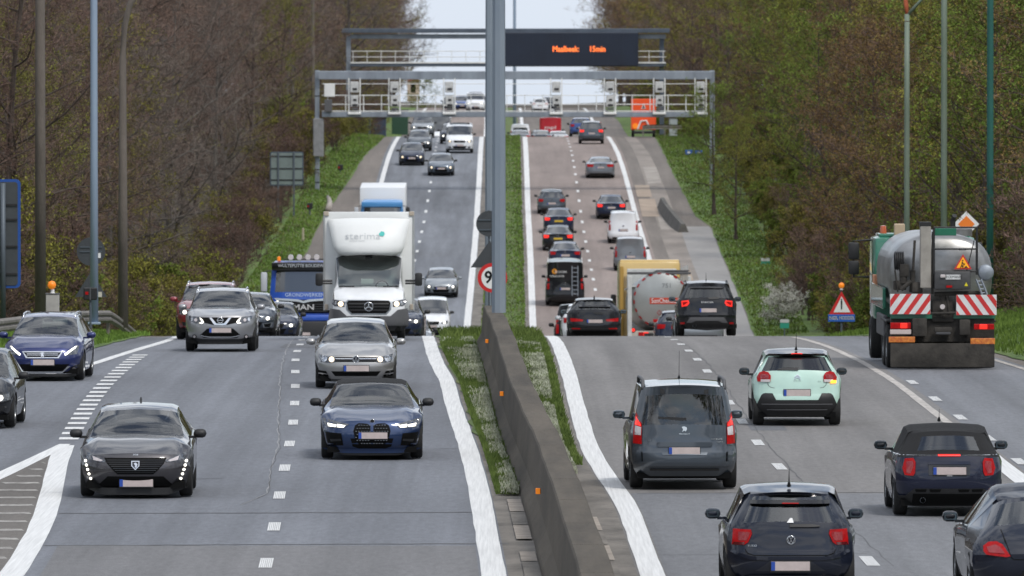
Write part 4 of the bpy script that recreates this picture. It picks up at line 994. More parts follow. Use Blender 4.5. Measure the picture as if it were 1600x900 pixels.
def ft_bmw(c):
    s = FX(c, True, 397, 863, 317)
    s.pair('headlight', [(118,630),(180,643),(268,662),(238,684),(148,682),(127,662)], LAMPG)
    s.pair('daytime_light', [(146,658),(196,666),(190,678),(150,675)], LAMPON, off=.012); s.pair('daytime_light', [(200,662),(248,669),(236,681),(200,679)], LAMPON, off=.012)
    for o in s.pair('kidney_grille', [(388,672),(372,660),(326,655),(302,668),(292,700),(303,752),(330,781),(392,786)], GRILLE): pass
    ch = mat('grille_stud', (.30, .31, .33), .3, metal=.9)
    for sx in (1, -1):
        mb = MB()
        for r_i, y in enumerate(range(668, 784, 17)):
            for q in range(6):
                x = 308+q*15.5+(7 if r_i % 2 else 0)
                if x > 386 or (y > 755 and x < 325) or (y < 672 and x < 312): continue
                if 706 < y < 745 and x > 316: continue
                X_, Z_ = s.m([(x, y)])[0]; mb.box((X_*sx, s.F(X_, Z_)-.012, Z_), (.024, .01, .012))
        mb.build('grille_stud', ch, c['root'])
    s.sym('lower_intake', [(276,742),(288,788),(330,803)], GRILLE, off=.002)
    s.ringb('badge', 399, 646, 13)
    s.pair('side_intake', [(134,708),(224,714),(236,782),(150,786),(140,748)], GRILLE); s.pair('intake_blade', [(160,748),(222,745),(224,756),(165,762)], BLK, off=.012)
    s.sym('bumper_lip', [(112,800),(170,822),(250,826)], c['paint'], off=.012); s.sym('front_splitter', [(190,826),(250,838)], BLK, off=-.01)
    s.plate(322, 708, 484, 743)
def ft_golf(c):
    s = FX(c, True, 307, 466, 259)
    s.pair('headlight', [(99,272),(150,285),(191,290),(190,318),(150,320),(108,317)], LAMPG); s.pair('headlight_bulb', circ(170, 302, 15, 12), LAMPWARM, off=.014); s.pair('headlight_reflector', circ(128, 298, 17, 12), CHROME, off=.010)
    g = s.sym('grille', [(190,289),(190,316)], GRILLE); s.sym('grille_bar', [(192,296),(192,300)], CHROME, off=.012); s.sym('grille_bar', [(192,308),(192,311)], GLOSSBLK, off=.012)
    s.vw(307, 301, 20); s.sym('lower_intake', [(167,369),(190,396)], GRILLE)
    s.pair('side_intake', [(92,364),(138,368),(156,400),(100,396)], GRILLE); s.pair('intake_blade', [(94,378),(146,382),(148,388),(96,384)], c['paint'], off=.012)
    s.sym('bumper_lip', [(85,415),(110,428)], BLK, off=.004); s.plate(239, 336, 380, 368)
def ft_308b(c):
    s = FX(c, True, 312, 545, 290)
    s.pair('headlight', [(83,322),(110,326),(170,372),(166,382),(92,374)], LAMPG); s.pair('daytime_light', [(88,323),(104,323),(172,372),(164,383)], LAMPON, off=.012)
    s.sym('grille_frame', [(178,354),(206,398)], CHROME); g = s.sym('grille', [(192,361),(214,391)], GRILLE, off=.012)
    for y in (368, 377): s.poly('grille_slat', rect(210, y, 414, y+3), CHROME, off=.017, parent=g, grid=.2)
    s.poly('badge', [(298,364),(322,362),(318,374),(324,392),(312,386),(302,394),(306,378)], CHROME, off=.026)
    s.sym('lower_intake', [(138,438),(185,487)], GRILLE); s.sym('chrome_lip', [(132,452),(180,490),(180,497),(126,462)][:2]+[(184,497)], CHROME, off=.004); s.sym('lower_intake', [(142,440),(190,486)], GRILLE, off=.010)
    s.pair('fog_recess', [(72,434),(128,458),(142,488),(100,486)], BLK); s.pair('fog_light', circ(112, 470, 11, 10), CLEARL, off=.012); s.sym('bumper_lip', [(80,500),(110,518)], BLK, off=.004)
    s.plate(238, 408, 389, 443)
def ft_qash(c):
    s = FX(c, True, 468, 828, 398)
    s.pair('headlight', [(146,470),(262,485),(306,533),(296,551),(200,541),(158,515)], LAMPG); s.pair('headlight_bulb', circ(178, 506, 17, 12), CHROME, off=.012); s.pair('headlight_bulb', circ(222, 512, 16, 12), CLEARL, off=.012)
    s.pair('daytime_light', [(260,487),(284,504),(306,532),(290,549),(256,543),(284,530)], LAMPON, off=.014)
    s.sym('grille', [(268,486),(306,540),(400,562)], GRILLE); s.pair('chrome_bar', [(358,489),(382,489),(428,546),(468,550),(468,564),(408,560)], CHROME, off=.014)
    b, x, y, z, rr = s.ringb('badge', 468, 516, 31, back=GRILLE, w=.22); s.strokes(b, x, y, z, rr, [((-1.05,0),(1.05,0))], wd=.32)
    s.sym('lower_intake', [(338,598),(268,662),(300,692)], GRILLE); s.strip('chrome_lip', [(276,664),(300,676),(360,684),(468,687)][:3], 9, CHROME, off=.014)
    s.pair('fog_light', circ(208, 680, 22, 12), BLK); s.pair('fog_lens', circ(208, 680, 13, 12), CLEARL, off=.012)
    s.poly('lower_cladding', [(468,706),(280,704),(120,680),(122,732),(240,756),(468,756),(696,756),(814,732),(816,680),(656,704)], BLK, off=.009); s.plate(361, 593, 578, 638)
def ft_merc(c):
    far_front(True)(c); s = FX(c, True); n = c['p']['nose']; hw = c['hw']
    s.pair('intake_frame', [(-hw*.86, .44), (-hw*.52, .40), (-hw*.56, .27), (-hw*.80, .28)], P_LGREY, raw=True, off=.010); s.pair('side_intake', [(-hw*.82, .42), (-hw*.56, .385), (-hw*.60, .29), (-hw*.77, .30)], GRILLE, raw=True, off=.016)
def ft_polo(c):
    s = FX(c, False, 703, 925, 585)
    for o in s.pair('tail_light', [(262,404),(398,409),(406,440),(376,506),(344,527),(252,526)], REDL, off=.014): pass
    s.pair('tail_light_dark', [(268,505),(352,505),(342,527),(252,527)], mat('smoked_red', (.10, .006, .008), .2, coat=1), off=.018); s.pair('tail_light_core', [(300,425),(384,428),(388,442),(365,492),(300,492)], mat('deep_red', (.25, .004, .006), .2, coat=1), off=.018)
    s.vw(706, 488, 34); s.text('POLO', 408, 532, 17, sx=1.1)
    s.sym('number_recess', [(560,640),(430,728)], mat('paint_polo_recess', (.008, .010, .018), .4, coat=1), off=.002)
    s.strip('gate_seam', [(352,530),(356,566),(368,588),(420,606)], 6, GRILLE, off=.004)
    s.strip('bumper_step', [(245,568),(300,596),(380,622),(440,628)], 26, c['paint'], off=.014)
    s.sym('diffuser', [(400,762),(345,785),(300,830),(310,872)], BLK, off=.008); s.strip('diffuser_lip', [(310,800),(350,775),(410,763)], 8, c['paint'], off=.018)
    s.plate(552, 652, 850, 722); s.text('WWW.BERTMANS.BE', 700, 727, 8, WHITEP, sx=1.35, off=.034)
    s.poly('wiper', [(697,366),(858,366),(930,375),(930,384),(858,388),(697,388)], BLK, off=.025); s.sym('spoiler', [(395,186),(392,214)], GLOSSBLK, off=.05, thick=.1)
    s.poly('window_sticker', [(675,355),(700,322),(718,322),(728,356)], WHITEP, off=.012)
    s.poly('brake_light', rect(640, 206, 770, 213), REDL, off=.056)
def ft_partner(c):
    s = FX(c, False, 533, 868, 445)
    s.pair('tail_light', [(182,303),(219,382),(219,534),(156,530),(163,400)], REDL, off=.016)
    s.pair('reverse_light', [(172,398),(216,410),(213,468),(168,466)], CLEARL, off=.022); s.pair('tail_light_lit', [(180,330),(212,388),(212,402),(172,392)], REDON, off=.021)
    s.poly('badge', [(512,406),(530,402),(548,408),(552,424),(540,440),(530,432),(516,444),(522,424)], CHROME, off=.016); s.text('PEUGEOT', 533, 458, 11, sx=1.2); s.text('PARTNER', 770, 497, 11, sx=1.3); s.text('Tepee', 792, 516, 11, sx=1.2); s.text('Blue HDi', 275, 504, 6, sx=1.2)
    s.sym('gate_handle', [(332,518),(324,534),(336,552)], c['paint'], off=.035); s.sym('number_recess', [(345,556),(372,612)], c['paint'], off=.006); s.sym('bumper_bar', [(166,660),(160,684),(200,694)], c['paint'], off=.03); s.sym('bumper_step', [(280,712),(276,728)], BLK, off=.012)
    s.pair('bumper_corner', [(160,545),(214,540),(210,660),(164,658)], c['paint'], off=.012)
    s.poly('brake_light', rect(480, 110, 590, 125), REDL, off=.02); s.pair('hinge', rrect(355, 116, 388, 164, 6), BLK, off=.02)
    s.poly('wiper', [(340,332),(545,338),(550,358),(520,362),(340,346)], BLK, off=.022); s.plate(418, 556, 645, 606); s.pair('gate_seam', [(215,540),(222,540),(226,664),(219,664)], GRILLE, off=.004)
    s.sym('gate_seam', [(226,664),(226,669)], GRILLE, off=.004)
    bl = MB()
    for x in (-.38, .1, .42): bl.bbox((x, c['C0'](c['L']-.5), .24), (.32, .3, .10), .04)
    bl.build('exhaust_box', GRILLE, c['root'])
def ft_c3(c):
    s = FX(c, False, 640, 862, 527)
    s.pair('tail_light', [(256,318),(300,304),(345,315),(370,350),(366,412),(234,412),(227,366)], REDL, off=.016); s.pair('tail_light_base', [(268,388),(364,388),(362,414),(268,414)], CLEARL, off=.022); s.pair('tail_light_core', rrect(262, 335, 350, 380, 14), mat('deep_red', (.25, .004, .006), .2, coat=1), off=.021)
    s.poly('indicator_lit', rrect(985, 398, 1046, 428, 8), ORON, off=.026)
    for dy in (0, 20): s.poly('badge', [(610,364+dy),(642,335+dy),(674,364+dy),(674,372+dy),(642,348+dy),(610,372+dy)], CHROME, off=.012)
    s.text('CITROEN', 640, 404, 8, GREYPL, sx=1.7); s.text('C3', 865, 411, 13, GREYPL, sx=1.2)
    s.poly('lower_cladding', [(640,598),(425,598),(408,570),(388,530),(300,525),(272,550),(228,645),(205,700),(290,765),(640,768),(990,765),(1075,700),(1052,645),(1008,550),(980,525),(892,530),(872,570),(855,598)], BLK, off=.012); s.sym('bumper_groove', [(275,636),(275,648)], GREYPL, off=.016); s.sym('bumper_groove', [(330,694),(330,704)], GREYPL, off=.018)
    s.strip('gate_seam', [(336,420),(346,450),(370,470),(430,480)], 5, GREYPL, off=.003); s.sym('number_recess', [(490,484),(490,498)], GRILLE, off=.004)
    s.plate(503, 492, 775, 558); s.poly('brake_light', rrect(583, 122, 698, 145, 9), REDON, off=.045); s.poly('wiper', [(435,285),(530,264),(655,270),(655,292),(640,296),(435,292)], BLK, off=.022); s.sym('spoiler', [(352,128),(346,150)], GLOSSBLK, off=.04, thick=.09)
def ft_mini(c):
    s = FX(c, False, 370, 517, 337)
    s.pair('tail_light', [(140,214),(184,211),(194,232),(191,288),(182,303),(138,300),(126,264)], REDL, off=.016); s.pair('tail_light_core', [(148,228),(180,226),(184,250),(168,292),(146,288)], mat('deep_red', (.25, .004, .006), .2, coat=1), off=.021)
    s.poly('brake_light', rect(312, 192, 430, 201), REDON, off=.014); s.sym('chrome_strip', [(112,193),(112,197)], CHROME, off=.006)
    s.sym('number_recess', [(262,240),(280,230),(262,296),(276,304)][:1]+[(262,300)], GLOSSBLK, off=.010); s.sym('gate_handle', [(262,228),(258,244)], c['paint'], off=.03)
    s.poly('diffuser', [(370,370),(188,370),(142,408),(104,408),(108,440),(180,466),(370,470),(560,466),(632,440),(636,408),(598,408),(552,370)], BLK, off=.008); s.sym('diffuser_cut', [(180,398),(176,462)], GRILLE, off=.013)
    for x in (190, 265, 415, 485): s.poly('diffuser_vent', [(x,374),(x+62,374),(x+56,388),(x+6,388)], GRILLE, off=.014)
    s.plate(286, 258, 458, 297); s.text('MINI', 370, 303, 5, WHITEP, sx=2, off=.036); x, z = s.m([(232, 432)])[0]; MB().lathe([(.04, .03), (.045, 0), (.045, -.12)], 12, 'y', (x, s.F(x, z)+.03, z)).build('exhaust', STEEL, c['root'], 30)
def ft_beetle(c):
    s = FX(c, False, 775, 985, 395)
    s.pair('tail_light', [(484,700),(512,680),(552,677),(582,692),(621,752),(600,757),(498,745),(484,728)], REDL, off=.016); s.pair('reflector', [(500,874),(612,876),(612,887),(500,888)], REDL, off=.016); s.pair('tail_light_core', [(500,705),(545,692),(570,705),(592,738),(510,733)], mat('deep_red', (.25, .004, .006), .2, coat=1), off=.022)
    s.plate(710, 822, 900, 874); s.vw(775, 740, 40); s.strip('gate_seam', [(580,620),(625,760),(640,770)], 5, GRILLE, off=.003); s.sym('number_recess', [(690,825),(660,880),(690,890)], GLOSSBLK, off=.003)
def ft_duster(c):
    s = FX(c, False, 1285, 657, 252)
    s.pair('tail_light', [(1094,396),(1146,391),(1152,412),(1138,432),(1096,440)], REDON, off=.016); s.pair('tail_light_core', [(1100,405),(1140,400),(1140,410),(1105,432)], REDL, off=.021)
    s.text('DACIA', 1287, 406, 13, WHITEP, sx=1.7); s.plate(1229, 452, 1356, 481); s.poly('lower_cladding', [(1285,545),(1195,540),(1150,512),(1130,560),(1060,570),(1060,600),(1285,618),(1510,600),(1510,570),(1440,560),(1420,512),(1375,540)], BLK, off=.012); s.sym('skid_plate', [(1160,518),(1128,562),(1160,556),(1200,540)][:2]+[(1170,560),(1200,545)], GREYPL, off=.018)
    s.pair('reflector', [(1085,556),(1118,556),(1118,570),(1085,570)], REDL, off=.02); s.poly('wiper', [(1290,370),(1370,365),(1375,380),(1300,384)], BLK, off=.02); s.sym('spoiler', [(1160,290),(1156,300)], GLOSSBLK, off=.04, thick=.09)
    x, z = s.m([(1190, 582)])[0]; MB().lathe([(.05, .02), (.055, 0), (.055, -.14)], 12, 'y', (x, s.F(x, z)+.03, z)).build('exhaust', STEEL, c['root'], 30)
def ft_audi(c):
    s = FX(c, False, 437, 690, 228)
    s.pair('tail_light', [(254,522),(352,534),(348,548),(258,550)], REDL, off=.014); s.sym('bumper_line', [(270,595),(275,610)], BLK, off=.010); s.pair('reflector', [(265,597),(330,600),(330,608),(265,608)], REDL, off=.016); s.plate(380, 535, 498, 560); s.poly('wiper', [(430,480),(500,482),(500,498),(430,492)], BLK, off=.02); s.sym('diffuser', [(270,622),(300,660)], GRILLE, off=.01)
    s.sym('spoiler', [(320,425),(316,438)], GLOSSBLK, off=.05, thick=.09)
O = 'car'
make_car('hatchback_car', 'dark grey hatchback with dotted daytime lights, nearest car on the left carriageway', O, 'hatch', P_GREY, 148.0, 211, feats=ft_308, L=4.37, W=1.86, H=1.45, nose=.73, hood=.985, cowl=1.22, header=2.12, belt0=.86, ant=(3.3, .07, 3.0), mz=.99)
make_car('convertible_car', 'blue convertible with black soft top and two tall kidney grilles', O, 'conv', P_BLUE, 162.5, 581, feats=ft_bmw, soft=True, cp=3.1, nose=.70, hood=.93)
make_car('hatchback_car', 'silver hatchback with warm headlights between the blue convertible and the white box van', O, 'hatch', P_SILV, 198.5, 556, feats=ft_golf, mir_m=P_SILV)
make_car('estate_car', 'royal blue estate car with white light strips on the slip road at the left', O, 'hatch', P_SBLUE, 203.5, 73, feats=ft_308b, yaw=-2.6, L=4.58, W=1.80, H=1.47, ra=3.55, rin=.25, rails=True, rail_m=CHROME, mir_m=P_SBLUE)
make_car('suv_car', 'silver crossover with chrome V grille cresting the hill, ahead of the red car', O, 'suv', P_NSIL, 230.0, 345, feats=ft_qash, W=1.81, H=1.59, nose=.92, rails=True, rail_m=CHROME, mir_m=P_NSIL, yaw=-.5)
make_car('dark_car', 'black car cut off by the left edge of the picture', O, 'hatch', P_BLACK, 176.5, -46, feats=far_front(True), H=1.5, yaw=-2.0)
make_car('red_car', 'red car mostly hidden behind the silver crossover', O, 'suv', P_RED, 252.0, 326, feats=far_front(True), H=1.60, W=1.82, rails=True, rail_m=CHROME, mir_m=P_RED, yaw=-.8)
make_car('saloon_car', 'dark saloon with slanted bright headlights right behind the silver crossover', O, 'sedan', paint('steel_blue', (.035, .045, .062), .6), 287.0, 388, feats=ft_merc, yaw=-1.0)
make_car('saloon_car', 'small dark blue saloon in front of the blue lorry', O, 'sedan', P_NAVY, 309.0, 427, feats=far_front(True), yaw=-1.0, W=1.80)
make_car('dark_suv', 'dark blue car squeezed out of sight behind the white box van', O, 'suv', P_NAVY, 312.0, 622, feats=far_front(True), H=1.62, yaw=-1.0)
make_car('silver_car', 'silver car with bright headlight at the hilltop, left of the white van', O, 'hatch', P_LGREY, 346.0, 640, feats=far_front(True), yaw=-1.2)
make_car('small_van', 'small white van just past the hilltop on the left carriageway', 'van', 'mpv', P_WHITE, 447.0, 674, feats=far_front(True), near=False, H=1.84)
make_car('hatchback_car', 'silver hatchback climbing behind the small white van', O, 'hatch', P_LGREY, 481.0, 689, feats=far_front(True, True), near=False, mir_m=P_LGREY)
make_car('saloon_car', 'grey-blue saloon with lit headlights near the centre dashes below the gantry', O, 'sedan', paint('dusk_blue', (.10, .125, .16), .5), 609.0, 689, feats=far_front(True, lamp=LAMPWARM), near=False, W=1.80)
make_car('hatchback_car', 'dark hatchback with yellowish headlights in the left lane below the gantry', O, 'hatch', P_NAVY, 624.0, 643, feats=far_front(True, lamp=LAMPWARM), near=False, W=1.76, H=1.50)
make_car('dark_car', 'dark grey car following the dark hatchback in the left lane', O, 'hatch', P_SLATE, 651.0, 655, feats=far_front(True), near=False)
make_car('silver_suv', 'pale blue-grey car with bright headlights under the gantry on the left', O, 'suv', P_LGREY, 700.0, 660, feats=far_front(True), near=False)
make_car('panel_van', 'white van with warm headlights coming down under the gantry', 'van', 'van', P_WHITE, 646.0, 718, feats=far_front(True, lamp=LAMPWARM), near=False, H=1.97, W=1.96, L=5.0)
make_car('dark_car', 'dark car half hidden behind the white van under the gantry', O, 'hatch', P_NAVY, 672.0, 706, feats=far_front(True), near=False)
make_car('delivery_van', 'white delivery van farthest back under the gantry on the left', 'van', 'van', P_WHITE, 752.0, 687, feats=far_front(False), near=False, H=2.6)
make_car('silver_car', 'silver car left of the far white delivery van', O, 'hatch', P_LGREY, 738.0, 657, feats=far_front(True), near=False)
for x_, d_, pm, bs, lb in ((704, 985, P_NAVY, 'hatch', 'tiny dark car with headlights on the far hilltop, leftmost of the queue'), (722, 975, P_CBLUE, 'suv', 'tiny blue car on the far hilltop queue'), (743, 965, P_WHITE, 'van', 'tiny white van on the far hilltop queue'), (757, 990, P_NAVY, 'hatch', 'tiny dark car right of the white van on the far hilltop')):
    make_car('far_car', lb, O, bs, pm, d_, x_, feats=far_front(True), near=False, **({'H': 2.0} if bs == 'van' else {}))
# right-hand carriageway, seen from behind
BK = dict(face=1)
make_car('hatchback_car', 'blue-black hatchback with short roof aerial, nearest the camera on the right carriageway', O, 'hatch', P_POLO, 120.5, 1236, feats=ft_polo, L=4.05, W=1.75, H=1.46, rin=.40, wz0=.99, wz1=1.33, belt1=.93, tw=.80, ant=(3.35, .20, 1.4), mir_m=P_POLO, gate_m=P_POLO, **BK)
make_car('people_carrier', 'dark slate people carrier with roof rails and big rear window', O, 'mpv', P_SLATE, 151.0, 1070, feats=ft_partner, W=1.81, H=1.78, rails=True, rail_h=.02, rail_r=.03, ant=(2.0, .45, .8), wz0=1.08, wz1=1.58, tw=.86, rglass_m=GLASSD, mir_m=P_SLATE, bp=2.3, **BK)
make_car('hatchback_car', 'mint green hatchback with red round tail lights', O, 'hatch', P_MINT, 178.0, 1246, feats=ft_c3, L=4.0, W=1.75, H=1.49, roof_m=P_BLACK, wz0=1.08, wz1=1.36, belt1=1.0, rin=.36, tw=.90, rglass_m=GLASSD, ant=(3.3, .30, 1.4), clad=True, **BK)
make_car('convertible_car', 'navy convertible with black cloth roof and oval red tail lights', O, 'hatch', paint('mini_navy', (.009, .012, .030), .45), 142.0, 1484, feats=ft_mini, L=3.85, W=1.73, H=1.41, fa=.72, ra=3.2, cowl=1.05, header=1.75, nose=.80, soft=True, gate_m=FABRIC, split=.945, belt1=.94, belt0=.90, wz0=1.03, wz1=1.24, tw=.66, rin=.62, rfall=.10, cp=2.4, Pr=[(.2,.13),(.3,.04),(.42,.0),(.6,.0),(.9,.06),(.945,.10),(.96,.16),(1.28,.56),(1.31,.60)], mir_m=P_BLACK, ant=(.95, .16, .8), **BK)
make_car('beetle_car', 'black round-bodied car cut off by the right edge of the picture', O, 'hatch', P_POLO, 119.5, 1622, feats=ft_beetle, L=4.28, W=1.81, H=1.49, rin=1.05, wz0=1.00, wz1=1.27, belt1=.92, rfall=.17, tw=.86, roofw=.50, rwx=.0, dropr=.07, Pr=[(.2,.13),(.3,.04),(.42,0),(.62,.0),(.8,.10),(1.0,.42),(1.28,1.0),(1.32,1.05)], Wr=[(.2,.76),(.32,.84),(.5,.875),(.72,.86),(.86,.76),(.98,.66),(1.22,.53),(1.32,.46)], mir_m=P_BLACK, yaw=1.0, **BK)
make_car('suv_car', 'black off-roader with roof rails at the crest, right of the tank lorry', O, 'suv', P_BLACK, 272.0, 1105, feats=ft_duster, W=1.80, H=1.66, rails=True, ant=(3.0, .22, 1.2), wz0=1.14, wz1=1.47, tw=.84, rglass_m=GLASSD, **BK)
make_car('hatchback_car', 'black hatchback with slim red tail lights at the crest, left of the tank lorry', O, 'hatch', P_BLACK, 303.0, 929, feats=ft_audi, W=1.82, H=1.44, wz0=1.02, wz1=1.32, ant=(3.4, .06, 2.5), rglass_m=GLASSD, **BK)
make_car('white_car', 'white car mostly hidden behind the black hatchback at the crest', O, 'hatch', P_WHITE, 316.0, 917, feats=far_rear(), mir_m=P_WHITE, W=1.78, **BK)
make_car('small_van', 'black small van behind the black hatchback at the crest', 'van', 'mpv', P_BLACK, 342.0, 904, feats=far_rear(tl='vert'), H=1.92, W=1.85, near=False, **BK)
make_car('dark_car', 'dark car showing only its roof between tank lorry and off-roader', O, 'hatch', P_NAVY, 330.0, 1062, feats=far_rear(), near=False, **BK)
make_car('pale_car', 'pale car showing a sliver under the off-roader', O, 'hatch', P_LGREY, 318.0, 1092, feats=far_rear(), near=False, H=1.25, **BK)
def ft_ladder(c):
    far_rear(tl='vert')(c); s = FX(c, False); r0 = c['root']
    s.poly('rear_light_bar', rect(-.2, 2.12, .2, 2.17), REDL, raw=True, off=.01)
    s.poly('logo_disc', circ(.55, 1.82, .135, 16), mat('logo_orange', (.75, .30, .02), .5), raw=True, off=.008); s.text('ROOM', .22, 1.78, .12, WHITEP, sx=1.2, raw=True); s.text('RENOVATIE', .42, 1.56, .10, WHITEP, sx=1.0, raw=True); s.text('B', .55, 1.82, .14, BLK, raw=True, off=.014)
    ld = thing('ladder', 'aluminium ladder hung upright on the rear door of the black van', 'ladder', r0.location, r0.rotation_euler.z); ld.rotation_euler = r0.rotation_euler
    y = s.F(-.5, 1.2)+.08
    for x in (-.36, -.66): MB().bbox((x, y, 1.32), (.05, .04, 1.55), .01).build('rail', STEEL, ld)
    for k in range(7): MB().bbox((-.51, y, .64+k*.225), (.26, .03, .035), .008).build('rung', STEEL, ld)
make_car('panel_van', 'black panel van carrying a ladder on its rear door', 'van', 'van', P_BLACK, 473.0, 883, feats=ft_ladder, near=False, solid_tail=True, L=5.9, W=2.05, H=2.35, rails=True, rail_m=WHITEM, **BK)
make_car('saloon_car', 'dark saloon directly ahead of the black ladder van', O, 'sedan', P_NAVY, 511.0, 883, feats=far_rear(deck=True), near=False, **BK)
make_car('saloon_car', 'dark saloon with yellow plate and lit brake lights, nearer of two', O, 'sedan', P_BLACK, 530.0, 872, feats=far_rear(on=True, yellow=True, deck=True), near=False, **BK)
make_car('saloon_car', 'dark blue saloon with yellow plate and lit brake lights, farther of two', O, 'sedan', P_NAVY, 549.0, 873, feats=far_rear(on=True, yellow=True, deck=True), near=False, **BK)
make_car('dark_car', 'dark hatchback leading the queue in the fast lane', O, 'hatch', P_SLATE, 568.0, 862, feats=far_rear(), near=False, **BK)
make_car('saloon_car', 'dark blue saloon in the slow lane ahead of the white van', O, 'sedan', P_NAVY, 563.0, 955, feats=far_rear(on=True, deck=True), near=False, W=1.86, **BK)
make_car('small_van', 'white small van in the slow lane behind the dark blue saloon', 'van', 'mpv', P_WHITE, 538.0, 974, feats=far_rear(tl='vert'), near=False, H=1.86, W=1.85, solid_tail=True, **BK)
make_car('small_van', 'grey small van ahead of the tank lorry', 'van', 'mpv', paint('van_grey', (.17, .18, .195), .3), 508.0, 985, feats=far_rear(tl='vert'), near=False, H=1.86, W=1.85, solid_tail=True, **BK)
make_car('sports_car', 'silver-grey sports saloon climbing alone in the slow lane', O, 'sedan', paint('sport_grey', (.20, .22, .25), .6), 606.0, 938, feats=far_rear(deck=True, wide=True), near=False, W=1.95, H=1.36, **BK)
make_car('dark_suv', 'dark grey off-roader near the hilltop in the slow lane', O, 'suv', P_SLATE, 672.0, 924, feats=far_rear(on=True), near=False, W=1.88, H=1.68, **BK)
make_car('blue_car', 'blue car peeking out left of the dark off-roader', O, 'hatch', P_CBLUE, 704.0, 908, feats=far_rear(), near=False, **BK)
def ft_redvan(c):
    far_rear()(c); s = FX(c, False); s.text('mpl', 0, 1.55, .30, WHITEP, sx=1.6, raw=True)
make_car('red_van', 'bright red van just beyond the hilltop', 'van', 'van', P_DRED, 775.0, 860, feats=ft_redvan, near=False, solid_tail=True, H=2.45, **BK)
make_car('white_van', 'silver-white van beyond the hilltop beside the median', 'van', 'mpv', P_WHITE, 762.0, 813, feats=far_rear(tl='vert'), near=False, H=1.9, **BK)
make_car('low_car', 'pale car roof at the hilltop below the silver-white van', O, 'sedan', P_LGREY, 735.0, 812, feats=far_rear(deck=True), near=False, H=1.4, **BK)
make_car('low_car', 'grey car roof at the hilltop left of the red van', O, 'sedan', P_SLATE, 738.0, 845, feats=far_rear(deck=True), near=False, H=1.42, **BK)
make_car('low_car', 'white car roof at the hilltop below the red van', O, 'sedan', P_WHITE, 742.0, 872, feats=far_rear(deck=True), near=False, H=1.34, **BK)
make_car('far_car', 'tiny white car with red lights on the far hilltop, seen through the gantry', O, 'hatch', P_WHITE, 960.0, 844, feats=far_rear(), near=False, **BK)
make_car('far_car', 'tiny dark car beside the white one on the far hilltop', O, 'hatch', P_NAVY, 980.0, 857, feats=far_rear(), near=False, **BK)
